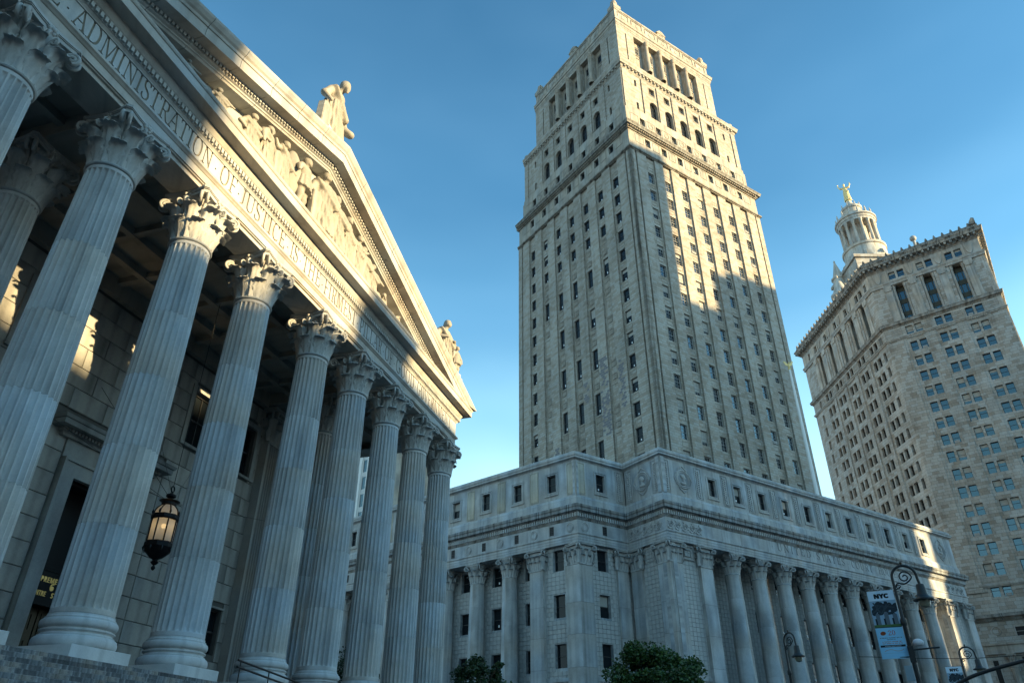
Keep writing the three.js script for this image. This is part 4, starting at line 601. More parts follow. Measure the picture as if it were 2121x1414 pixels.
    const pw = part(B, 'parapet_panels', merge([0, 1, 2, 3, 4, 5, 6].flatMap(k => [ringFrame(cen + (k - 3) * 3.8 - 1.5, cen + (k - 3) * 3.8 + 1.5, 136.8, 139.1, .12, -.2, .06), bx(cen + (k - 3) * 3.8 - .3, cen + (k - 3) * 3.8 + .3, 137.6, 138.2, -.2, -.0)])), M.towerTrim); pw.applyMatrix4(P(-2.98));
    const or = part(B, 'parapet_acroterion', merge([bx(cen - 1.1, cen + 1.1, 139.9, 141.2, -1.2, -.2), slab(poly([[cen - 1.4, 141.2], [cen + 1.4, 141.2], [cen + .4, 142.2], [cen - .4, 142.2]]), 1.2, -1.3), clean(new THREE.TorusGeometry(.4, .1, 6, 18).translate(cen, 140.6, -.18))]), M.towerTrim); or.applyMatrix4(P(-2.9));
  }
  // corner ornaments
  const urn = () => merge([bx(-1, 1, 0, 1.0, -1, 1), bx(-.75, .75, 1, 1.6, -.75, .75), lathe([[.5, 1.6], [.7, 1.9], [.75, 2.3], [.5, 2.6], [.62, 2.9], [.3, 3.3], [.12, 3.7], [0, 3.8]], 14)]);
  const ug = urn(); for (const [x, z] of [[3.8, 3.8], [W - 3.8, 3.8], [3.8, Q - 3.8], [W - 3.8, Q - 3.8]]) part(B, 'corner_finial', ug, M.towerTrim).position.set(X0 + x, 139.9, Z0 - z);
  const ball = merge([bx(-.55, .55, 0, .7, -.55, .55), lathe([[.35, .7], [.55, 1.0], [.6, 1.3], [.4, 1.7], [.0, 1.9]], 12)]); for (const [x, z] of [[1.4, 1.4], [W - 1.4, 1.4], [1.4, Q - 1.4]]) part(B, 'setback_finial', ball, M.towerTrim).position.set(X0 + x, 119.1, Z0 - z);
}
// flagpole on the portico roof
{
  const f = thing('flagpole', 'white flagpole with a gilded eagle standing on the colonnaded base roof', 'flagpole'); setFrame(f, 0, 0, 90); const p = new THREE.Vector3(30.7, 0, -1.0).applyMatrix4(B.matrixWorld.compose(B.position, B.quaternion, B.scale)); f.position.set(p.x, 34.3, p.z);
  part(f, 'pole', lathe([[.27, 0], [.25, 6], [.15, 20.1], [0, 20.1]], 12), M.white); part(f, 'truck', clean(new THREE.SphereGeometry(.22, 12, 10)), M.gold).position.y = 20.25;
  part(f, 'eagle', merge([clean(new THREE.SphereGeometry(.26, 10, 8).scale(.8, 1.5, .8).translate(0, 20.8, 0)), clean(new THREE.SphereGeometry(.14, 8, 6).translate(.06, 21.25, .1)), ...[-1, 1].map(s => slab(poly([[0, 20.6], [s * .5, 20.9], [s * .75, 21.5], [s * .55, 21.55], [s * .2, 21.15]]), .1, -.05))]), M.gold);
}

// ---------------------------------------------------------------- municipal skyscraper
const C = thing('municipal_skyscraper', 'weathered stone skyscraper with colonnaded top storeys and a domed lantern', 'skyscraper');
{
  const cx = 83.378, cf = 137.728, dir = b => [Math.sin(b * D2R), -Math.cos(b * D2R)];
  C.position.set(cx, 0, -cf);
  const fm = (b, ox = 0, oz = 0) => new THREE.Matrix4().makeRotationY(Math.PI / 2 - b * D2R).setPosition(ox, 0, oz);
  const d1 = dir(129), d2 = dir(177.2), RW = 23, LW = 38.5;
  const TR = fm(129), TL = fm(177.2), Rend = [d1[0] * RW, d1[1] * RW], Lend = [-d2[0] * LW, -d2[1] * LW];
  const d3 = dir(36.4), E1 = [Rend[0] + d3[0] * 46, Rend[1] + d3[1] * 46], TE = fm(36.4, Rend[0], Rend[1]);
  const ringPath = [[Lend[0] + 40, Lend[1] - 12], Lend, [0, 0], Rend, E1];
  const footprint = [...ringPath, [E1[0] + 10, E1[1] - 40]];
  const mk = (s) => { const g = new THREE.ExtrudeGeometry(poly(footprint.map(p => [p[0], -p[1]])), { depth: 1, bevelEnabled: false }); g.rotateX(-Math.PI / 2); return clean(g); };
  { const inner = footprint.map(p => [p[0] * .96 + 1.6, p[1] * .96 - 1.2]); const g = new THREE.ExtrudeGeometry(poly(inner.map(p => [p[0], -p[1]])), { depth: 104, bevelEnabled: false }); g.rotateX(-Math.PI / 2); part(C, 'building_core', clean(g), M.dark); }
  const rowT = k => 83.0 - 3.66 * k, r = rng(808);
  const pairs = { R: [4.3, 10.2, 16.1].map(x => [x, x + 1.85]).flat(), L: [-31.3, -25.3, -19.3, -13.3, -7.3].map(x => [x, x + 1.95]).flat() };
  const faces = [{ T: TR, x0: 0, x1: RW, xs: pairs.R, w: 1.4, single: [], n: 15, sky: true, wall: M.cWall, trim: M.cTrim }, { T: TL, x0: -LW, x1: 0, xs: pairs.L, w: 1.45, single: [-35.2, -2.65], n: 15, sky: false, wall: M.cWallPale, trim: M.cPale }];
  for (const F of faces) {
    const rects = [];
    for (let k = 0; k < F.n; k++) { for (const x of F.xs) rects.push([x, x + F.w, rowT(k) - 2.25, rowT(k)]); for (const x of F.single) rects.push([x, x + 1.05, rowT(k) - 2.25, rowT(k)]); }
    const band = []; for (const x of F.xs) band.push([x, x + F.w, 85.0, 87.0]); for (const x of F.single) band.push([x, x + 1.05, 85.0, 87.0]);
    const att = []; for (const x of F.xs) att.push([x, x + F.w, 99.6, 101.5]); for (const x of F.single) att.push([x, x + 1.05, 99.6, 101.5]);
    const w = part(C, 'wall', wallHoles(F.x0, F.x1, 0, 98.2, [...rects, ...band].map(q => rectHole(...q)).concat(slotRects(F).map(q => rectHole(...q))), .9), F.wall); w.applyMatrix4(F.T);
    const aw = part(C, 'attic_wall', wallHoles(F.x0, F.x1, 98.2, 103.2, att.map(q => rectHole(...q)), .8), F.trim); aw.applyMatrix4(F.T.clone().multiply(T4(0, 0, .04)));
    for (const q of [...rects, ...band, ...att]) {
      if (q[3] < 26) continue; const u = r(); addWindow(C, F.T.clone().multiply(T4(q[0], q[2], F.sky ? -.4 : -.55)), +(q[1] - q[0]).toFixed(2), +(q[3] - q[2]).toFixed(2), { kind: 'plain', frame: M.frameDark, glass: F.sky ? M.glassSky : M.glass, blind: F.sky && u < .34 ? [1, 3, 4, 3][Math.floor(u * 83) % 4] : 0, ac: F.sky && u > .88 });
    }
    // shallow vertical strips that carry the window pairs
    const n2 = F.xs.length / 2; for (let i = 0; i <= n2; i++) { const a = i === 0 ? F.x0 : F.xs[2 * i - 1] + F.w + .55, b = i === n2 ? F.x1 : F.xs[2 * i] - .55; if (F.sky) { const o = part(C, 'pier', bx(a + (i ? 0 : .02), b - (i === n2 ? .02 : 0), 30.5, 83.9, -.3, .16), M.cWall); o.applyMatrix4(F.T); const o2 = part(C, 'pier_rib', bx(a + .5, b - .5, 30.5, 83.85, .15, .3), M.cWall); if (b - a > 2.2) o2.applyMatrix4(F.T); else C.remove(o2); } else if (i && i < n2) { const m = (a + b) / 2; const o = part(C, 'pier', bx(m - .55, m + .55, 0, 83.9, -.3, .34), M.cWallPale); o.applyMatrix4(F.T); } }
    for (const s of slotRects(F)) {   // tall dark recess with bronze window wall
      const o = part(C, 'recess_window_wall', merge([bx(s[0], s[1], s[2], s[3], -1.75, -1.7), ...[0, 1, 2].flatMap(k => [bx(s[0] + .05, s[1] - .05, s[2] + 1.5 + k * 3.2, s[2] + 2.6 + k * 3.2, -1.7, -1.5)]), ...[.33, .67].map(k => bx(s[0] + (s[1] - s[0]) * k - .09, s[0] + (s[1] - s[0]) * k + .09, s[2], s[3], -1.7, -1.42))]), M.bronze); o.applyMatrix4(F.T);
      const sd = part(C, 'recess_side', merge([bx(s[0] - .12, s[0], s[2], s[3], -1.7, -.85), bx(s[1], s[1] + .12, s[2], s[3], -1.7, -.85), bx(s[0], s[1], s[3], s[3] + .12, -1.7, -.85)]), F.trim); sd.applyMatrix4(F.T);
      for (let k = 0; k < 3; k++) for (let j = 0; j < 3; j++) { const x = s[0] + (s[1] - s[0]) * (j / 3) + .1; const p = part(C, 'recess_pane', bx(x, x + (s[1] - s[0]) / 3 - .2, s[2] + (k ? 2.65 + (k - 1) * 3.2 : .1), s[2] + (k ? 4.6 + (k - 1) * 3.2 : 1.45), -1.62, -1.56), M.glassSky); p.applyMatrix4(F.T); }
      for (const x of [s[0] + .28, s[1] - .28]) { const c = part(C, 'engaged_column', lathe([[.42, 88.8], [.42, 89.2], [.34, 89.3], [.3, 96.9], [.4, 97.0], [.34, 97.1], [.46, 97.9], [.5, 98.1]], 14), F.trim); c.applyMatrix4(F.T.clone().multiply(T4(x, 0, -.45))); }
    }
    const ss = slotRects(F); for (let i = 0; i <= ss.length; i++) { const a = i ? ss[i - 1][1] : F.x0, b = i < ss.length ? ss[i][0] : F.x1, m = i === 0 ? b - .85 : i === ss.length ? a + .85 : (a + b) / 2, hw = Math.min(.75, (b - a) / 2 - .15); const p = part(C, 'pilaster', merge([bx(m - hw, m + hw, 88.7, 97.0, 0, .2), bx(m - hw - .1, m + hw + .1, 97.0, 98.0, 0, .34), bx(m - hw + .1, m + hw - .1, 96.6, 97.6, 0, .4), bx(m - hw - .08, m + hw + .08, 88.5, 89.2, 0, .3)]), F.trim); p.applyMatrix4(F.T); }
    const sh = F.sky ? [1.9, 8.8, 14.7, 20.9] : [-28.2, -22.3, -16.3, -10.3]; for (const x of sh) { const s = new THREE.Shape(); s.moveTo(x - .7, 101.6); s.lineTo(x + .7, 101.6); s.lineTo(x + .62, 100.3); s.quadraticCurveTo(x + .4, 99.5, x, 99.3); s.quadraticCurveTo(x - .4, 99.5, x - .62, 100.3); const o = part(C, 'carved_shield', slab(s, .2, .04, .05), M.cTrim); o.applyMatrix4(F.T); }
    for (const x of F.xs.filter((_, i) => i % 2 === 0)) { const L = []; for (let k = 0; k < 11; k++) L.push(bx(x - .2 + k * .34, x + k * .34, 83.9, 84.25, 0, .22)); const fp = part(C, 'fret_row', merge(L), M.cTrim); fp.applyMatrix4(F.T); fp.userData.kind = 'stuff'; }
    for (let i = 0; i <= n2; i++) { const m = i === 0 ? F.xs[0] - 1.7 : i === n2 ? F.xs.at(-1) + F.w + 1.7 : (F.xs[2 * i - 1] + F.w + F.xs[2 * i]) / 2; const o = part(C, 'band_panel', merge([ringFrame(m - .9, m + .9, 85.3, 86.8, .08, 0, .08), ringFrame(m - .5, m + .5, 85.65, 86.45, .07, 0, .06)]), M.cTrim); o.applyMatrix4(F.T); }
  }
  function slotRects(F) { return F.sky ? [4.25, 10.15, 16.05].map(x => [x, x + 2.9, 88.75, 98.05]) : [-31.0, -25.0, -19.0, -13.0, -7.2].map(x => [x, x + 2.75, 88.75, 98.05]); }
  const ew = part(C, 'end_wall', wallHoles(0, 46, 0, 103, [], .8), M.cWallPale); ew.applyMatrix4(TE);
  for (let k = 0; k < 6; k++) { const p = part(C, 'end_pilaster', bx(2 + k * 7, 4 + k * 7, 30, 98, 0, .3), M.cWallPale); p.applyMatrix4(TE); }
  const P = ringPath;
  part(C, 'roof_cornice', sweep(P, [[-1, 102.4], [.1, 102.4], [.2, 102.7], [.5, 102.9], [.55, 103.4], [1.35, 103.6], [1.4, 104.1], [1.55, 104.35], [1.6, 104.55], [-1, 104.7]]), M.cDark);
  const md = []; for (const [T, a, b] of [[TR, -.4, RW], [TL, -LW, .2], [TE, 0, 44]]) for (let x = a; x < b; x += 1.15) md.push(bx(x, x + .45, 102.95, 103.5, .3, 1.35).applyMatrix4(T)); part(C, 'cornice_brackets', merge(md), M.cDark).userData.kind = 'stuff';
  part(C, 'roof_parapet', sweep(P, [[-1, 104.5], [.9, 104.5], [.9, 105.6], [-1, 105.7]]), M.cDark);
  const ac = []; for (const [T, a, b] of [[TR, .2, RW], [TL, -LW, 0], [TE, 1, 44]]) for (let x = a; x < b; x += 1.7) ac.push(slab(poly([[x - .3, 105.6], [x + .3, 105.6], [x + .18, 106.1], [x, 106.4], [x - .18, 106.1]]), .4, .6).applyMatrix4(T)); part(C, 'roof_cresting', merge(ac), M.cDark);
  const cr = part(C, 'corner_acroterion', slab(poly([[RW - .6, 105.6], [RW + .8, 105.6], [RW + .8, 106.9], [RW + .3, 107.2], [RW - .2, 106.5]]), .9, .4), M.cDark); cr.applyMatrix4(TR);
  part(C, 'middle_cornice', sweep(P, [[-.5, 87.4], [.1, 87.4], [.2, 87.7], [.55, 87.85], [.6, 88.3], [.7, 88.5], [-.5, 88.8]]), M.cDark);
  part(C, 'upper_architrave', sweep(P, [[-.5, 98.0], [.3, 98.0], [.36, 98.5], [.5, 98.7], [.5, 98.95], [-.5, 99.1]]), M.cTrim);
  part(C, 'string_course', sweep(P, [[-.5, 84.2], [.2, 84.2], [.26, 84.4], [.4, 84.5], [.4, 84.75], [-.5, 84.8]]), M.cTrim);
  part(C, 'lower_string_course', sweep(P, [[-.5, 31.2], [.2, 31.2], [.4, 31.5], [.4, 31.8], [-.5, 32.1]]), M.cTrim);
  part(C, 'lower_cornice', sweep(P, [[-.5, 25.6], [.3, 25.6], [.5, 26.0], [1.0, 26.1], [1.05, 26.6], [-.5, 26.9]]), M.cDark);
  // low storeys on the right face: roundels, a side order
  for (const x of [3.2, 11.4]) { const t = part(C, 'roundel', clean(new THREE.TorusGeometry(.7, .09, 8, 28)), M.cTrim); t.applyMatrix4(TR.clone().multiply(T4(x, 24.0, .02))); }
  const lw = part(C, 'low_window', bx(6.1, 8.0, 22.9, 24.4, -.1, .03), M.dark); lw.applyMatrix4(TR); part(lw, 'window_grille', merge([ringFrame(6.0, 8.1, 22.8, 24.5, .12, -.05, .08), bx(6.1, 8, 23.6, 23.66, .0, .05)]), M.cTrim);
  const en = part(C, 'entrance_entablature', merge([bx(.4, RW, 20.2, 21.6, 0, .5), bx(.3, RW, 21.6, 21.9, 0, .75), bx(.4, RW, 20.75, 20.8, .5, .55)]), M.cTrim); en.applyMatrix4(TR);
  for (const x of [4.2, 10.2, 16.2]) { const c = part(C, 'entrance_column', merge([lathe([[.62, 6], [.55, 17.6], [.66, 17.75], [.58, 17.9]], 18)]), M.cTrim); c.applyMatrix4(TR.clone().multiply(T4(x, 0, .2))); const k = part(C, 'entrance_capital', capitalRound(.55, 2.2, false), M.cTrim); k.applyMatrix4(TR.clone().multiply(T4(x, 17.95, .2))); const o = part(C, 'entrance_opening', bx(x + 1.5, x + 4.5, 6, 19.6, -.05, .02), M.dark); o.applyMatrix4(TR); part(o, 'opening_mullion', merge([bx(x + 2.4, x + 2.6, 6, 19.6, 0, .12), bx(x + 3.5, x + 3.7, 6, 19.6, 0, .12), bx(x + 1.5, x + 4.5, 13.2, 13.9, 0, .12)]), M.cTrim); }
  { const lv = part(C, 'vent_slot', bx(1.2, 2.0, 15.6, 19.2, -.05, .03), M.dark); lv.applyMatrix4(TR); part(lv, 'slot_surround', ringFrame(1.05, 2.15, 15.4, 19.4, .15, -.05, .1), M.cTrim); }
  // lantern tower over the roof
  const L = grp(C, 'lantern_tower'), lc = [219 * Math.sin(31.55 * D2R) - cx, -219 * Math.cos(31.55 * D2R) + cf]; L.position.set(lc[0], 0, lc[1]);
  part(L, 'tower_stage', merge([bx(-10, 10, 100, 133, -10, 10), bx(-8.6, 8.6, 133, 140, -8.6, 8.6), bx(-10.8, 10.8, 132, 133.2, -10.8, 10.8), bx(-9.2, 9.2, 139.4, 140.4, -9.2, 9.2)]), M.cWallPale);
  part(L, 'drum_base', lathe([[7.4, 140], [7.4, 142.5], [6.9, 142.8], [6.5, 143], [6.3, 147.3], [6.7, 147.5], [6.7, 148.3], [0, 148.5]], 40), M.cPale);
  for (let i = 0; i < 14; i++) { const a = i / 14 * Math.PI * 2; part(L, 'lantern_column', lathe([[.62, 148.3], [.62, 148.9], [.5, 149], [.43, 157.2], [.55, 157.4], [.62, 158.2]], 12), M.cPale).position.set(Math.cos(a) * 5.3, 0, Math.sin(a) * 5.3); }
  part(L, 'inner_drum', lathe([[2.7, 148], [2.7, 158.4]], 28), M.cTrim);
  part(L, 'drum_cornice', lathe([[0, 158.1], [5.7, 158.1], [5.8, 158.8], [6.0, 158.9], [6.1, 159.6], [6.5, 159.8], [6.5, 160.3], [5.4, 160.5], [5.4, 161.6], [3.5, 161.8], [0, 162]], 40), M.cPale);
  const fin = lathe([[.35, 0], [.35, .9], [.24, 1.1], [.34, 1.6], [.14, 2.8], [0, 3.2]], 8); for (let i = 0; i < 14; i++) { const a = i / 14 * Math.PI * 2; part(L, 'finial', fin, M.cPale).position.set(Math.cos(a) * 5.6, 160.4, Math.sin(a) * 5.6); }
  part(L, 'upper_drum', lathe([[3.0, 161.6], [2.9, 165.2], [3.3, 165.5], [3.4, 166.1], [2.6, 166.3], [2.2, 167.2], [1.4, 168.1], [.9, 169.0], [.9, 169.5], [0, 169.6]], 28), M.cPale);
  for (let i = 0; i < 8; i++) { const a = i / 8 * Math.PI * 2; const f = part(L, 'finial', fin, M.cPale); f.position.set(Math.cos(a) * 2.9, 166.0, Math.sin(a) * 2.9); f.scale.setScalar(.7); }
  const fame = figureGeo({ armL: [[-.2, .8, .02], [-.3, .95, .04]], armR: [[.2, .74, .02], [.27, .86, .05]], turn: -.5, extra: [[[-.3, .95, .04], [-.3, 1.0, .04], .05, .06], [[.27, .86, .05], [.29, 1.0, .05], .035, .02]] }, .02); const fs = part(L, 'gilded_statue', fame, M.gold); fs.scale.set(6.0, 7.4, 6.0); fs.position.y = 170.2; fs.rotation.y = -.6; part(L, 'statue_ball', clean(new THREE.SphereGeometry(.75, 14, 10).translate(0, 170, 0)), M.gold);
  part(L, 'scroll_brackets', merge([...Array(8)].map((_, i) => slab(poly([[5.2, 142.5], [7.6, 142.5], [7.3, 144.2], [6.4, 145.0], [6.0, 147.2], [5.2, 147.4]]), .7, -.35).rotateY(i * Math.PI / 4 + .3))), M.cPale);
  const corner = (x, z) => { part(L, 'corner_turret', lathe([[1.9, 133], [1.9, 138.5], [2.3, 138.8], [2.3, 139.3], [1.7, 139.5], [.25, 145.6], [.35, 146], [0, 146.6]], 16), M.cPale).position.set(x, 0, z); };
  for (const [x, z] of [[-9.4, -2.5], [9.4, 3], [-2, -10], [9, -9]]) corner(x, z);
  const scr = grp(C, 'roof_turret'), ta = 28.95 * D2R; scr.position.set(205 * Math.sin(ta) - cx, 0, -205 * Math.cos(ta) + cf); part(scr, 'turret_drum', lathe([[2.6, 100], [2.6, 125.2], [3.0, 125.6], [3.0, 126.2], [2.5, 126.4]], 20), M.cWallPale); part(scr, 'turret_cone', lathe([[2.5, 126.3], [.3, 132.6], [.4, 133.0], [0, 133.7]], 20), M.cPale); const pt = []; for (let i = 0; i < 10; i++) { const a = i / 10 * 6.283, b = new THREE.BoxGeometry(.5, .5, .3); b.translate(0, 124.4, 2.6); b.rotateY(a); pt.push(clean(b)); } part(scr, 'turret_vents', merge(pt), M.dark);
  part(C, 'roof_vent_ball', merge([clean(new THREE.SphereGeometry(.75, 14, 10).translate(0, 112.2, 0)), clean(new THREE.CylinderGeometry(.3, .4, 6, 8).translate(0, 108.8, 0))]), M.frameWhite).position.set(166 * Math.sin(35.28 * D2R) - cx, 0, -166 * Math.cos(35.28 * D2R) + cf);
}
// ---------------------------------------------------------------- pale tower seen between the columns
{
  const D = setFrame(thing('office_tower', 'pale office tower with tall vertical fins seen between temple columns', 'office tower'), -26.5, 146, 128);
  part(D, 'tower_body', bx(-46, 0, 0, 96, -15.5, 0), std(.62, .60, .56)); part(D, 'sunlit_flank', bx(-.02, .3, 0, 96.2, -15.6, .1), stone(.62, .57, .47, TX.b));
  for (let x = -45; x < -1; x += 2.6) { part(D, 'fin', bx(x, x + .75, 30, 96, 0, .5), std(.70, .69, .66)); const w = part(D, 'window_strip', bx(x + 1.0, x + 2.3, 30, 95, 0, .06), M.glassSky); part(w, 'strip_spandrel', merge([...Array(16)].map((_, i) => bx(x + .95, x + 2.35, 34 + i * 3.9, 35.1 + i * 3.9, .02, .12))), std(.55, .54, .52)); }
}

const stoneWarm = stone(.44, .415, .36, TX.b);
{ // statues on the pediment
  const put = (t, x, y, z, ry) => { const p = new THREE.Vector3(x, y, z).applyMatrix4(new THREE.Matrix4().compose(A.position, A.quaternion, A.scale)); t.position.copy(p); t.rotation.y = A.rotation.y + ry; };
  const s = thing('roof_statue', 'bearded robed stone statue resting a tall tablet, on the pediment apex', 'statue'); put(s, -.4, 30.45, .35, .1); s.scale.setScalar(.93);
  part(s, 'figure', figureGeo({ bulk: 1.3, headS: 1.22, hz: .06, hy: .035, lo: [-.42, -.02, -.26], hi: [.42, 1.1, .32], beard: true, armL: [[-.185, .60, .0], [-.17, .49, .08]], armR: [[.18, .60, .02], [.19, .42, .09]], turn: .6, extra: [[[.05, .3, .05], [.13, .06, .05], .09, .1], [[.19, .41, .08], [.2, .36, .14], .05, .045]] }, .0105).scale(4.75, 4.75, 4.6).rotateX(.1).translate(.12, .65, -.1), stoneWarm);
  part(s, 'tablet', slab(poly([[-1.45, .3], [-.7, .3], [-.78, 2.25], [-.9, 2.42], [-1.15, 2.46], [-1.36, 2.3]]), .5, .1, .06), stoneWarm); part(s, 'pedestal', merge([bx(-1.25, 1.05, -.6, .3, -.95, .95), bx(-1.05, .9, .3, .68, -.8, .85)]), M.granite);
  const q = thing('roof_statue', 'draped stone woman statue with a child at her side, on the pediment corner', 'statue'); put(q, 18.6, 24.9, -.1, -.25); q.scale.setScalar(.92);
  part(q, 'figure', figureGeo({ bulk: 1.25, headS: 1.15, hz: .03, hy: .03, lo: [-.42, -.02, -.26], hi: [.42, 1.1, .32], bun: true, hx: .02, turn: 1, armL: [[-.19, .62, .0], [-.08, .6, .14]], armR: [[.17, .6, .05], [.06, .58, .15]] }, .0105).scale(4.6, 4.55, 4.5).translate(-.1, 2.05, 0), stoneWarm);
  part(q, 'child', figureGeo({ robe: false, hx: .02, turn: 1, armL: [[-.17, .62, .05], [-.2, .5, .05]] }, .02).scale(2.9, 2.7, 2.9).translate(1.05, 2.0, .45), stoneWarm);
  part(q, 'pedestal', merge([bx(-1.2, 1.3, -.4, 1.7, -1, 1), bx(-1.05, 1.2, 1.7, 2.1, -.9, .9)]), M.granite);
}
{ // relief figures in the tympanum
  const poses = [
    {}, { armL: [[-.19, .66, .05], [-.26, .74, .06]], armR: [[.18, .6, .05], [.24, .54, .08]] }, { bun: true, lean: .05, armR: [[.2, .66, .05], [.28, .60, .08]] },
    { robe: false, armL: [[-.2, .64, .03], [-.25, .52, .06]], armR: [[.2, .62, .04], [.2, .46, .06]] }, { beard: true, lean: -.05, armL: [[-.18, .58, .06], [-.2, .42, .1]] },
    { lean: .1, bun: true, armL: [[-.16, .56, .08], [-.06, .5, .12]], armR: [[.2, .7, .04], [.29, .78, .04]] }];
  const geos = poses.map(p => figureGeo(p, .0135));
  const list = [[-9.6, 25.9, 2, .5], [-7.7, 26.35, 1, .35], [-5.75, 27.0, 2, .2], [-4.6, 27.3, 4, 0], [-3.5, 27.6, 1, 0], [-1.75, 28.15, 3, 0], [.05, 28.75, 0, 0], [1.5, 28.3, 4, 0], [2.5, 27.95, 2, 0], [3.65, 27.6, 5, 0], [4.6, 27.35, 0, 0], [5.6, 26.95, 1, -.15], [7.35, 26.4, 5, -.3], [9.3, 25.95, 2, -.5], [-11.6, 25.6, 0, .8], [11.4, 25.5, 1, -.9]];
  const r = rng(66);
  for (const [x, top, k, tilt] of list) { const h = top - 24.78, g = part(A, 'relief_figure', geos[k], stoneWarm); g.scale.set(h * 1.18 * (h < 2.6 ? 1.25 : 1), h, h * 1.05); g.position.set(x, 24.78, .66); g.rotation.set(0, (r() - .5) * .7, tilt * .55); }
  // shield, tablets, reclining ends
  const sh = new THREE.SphereGeometry(1, 22, 12, 0, Math.PI * 2, 0, Math.PI / 2); sh.rotateX(Math.PI / 2); sh.scale(.6, 1.25, .3); const S = part(A, 'relief_shield', clean(sh), stoneWarm); S.position.set(-2.55, 26.6, .6); S.rotation.z = .12;
  for (const [x, y, w, h, t] of [[-.7, 25.5, .7, 1.9, .06], [.85, 25.5, .7, 1.9, -.05], [-4.05, 25.2, .5, 1.5, .1], [4.15, 25.4, .6, 1.7, -.12], [3.05, 25.5, .6, 1.9, 0]]) { const o = part(A, 'relief_tablet', slab(poly([[-w / 2, -h / 2], [w / 2, -h / 2], [w / 2, h / 2], [0, h / 2 + .15], [-w / 2, h / 2]]), .35, -.05, .05), stoneWarm); o.position.set(x, y + .25, .72); o.rotation.z = t; }
  for (const [x, s, h] of [[-13.4, -1, 1.0], [14.2, 1, .9], [-6.7, -1, 1.25], [6.5, 1, 1.3], [8.4, 1, 1.0], [-8.7, -1, 1.1]]) { const g = sdfMesh((X, Y, Z) => { let d = capsule(X, Y, Z, [-s * .9, .3, .15], [s * .1, .38, .2], .26, .3); d = smin(d, capsule(X, Y, Z, [s * .1, .38, .2], [s * .95, .2, .15], .25, .12), .2); d = smin(d, capsule(X, Y, Z, [-s * .85, .3, .2], [-s * 1.0, .72, .2], .2, .17), .15); return d + .03 * Math.sin(X * 16 + Y * 9) * Math.cos(Y * 12); }, [-1.5, -.1, -.3], [1.5, 1.1, .7], .075); const o = part(A, 'relief_figure', g, stoneWarm); o.position.set(x, 24.75, .45); o.scale.set(1, h, 1); }
}
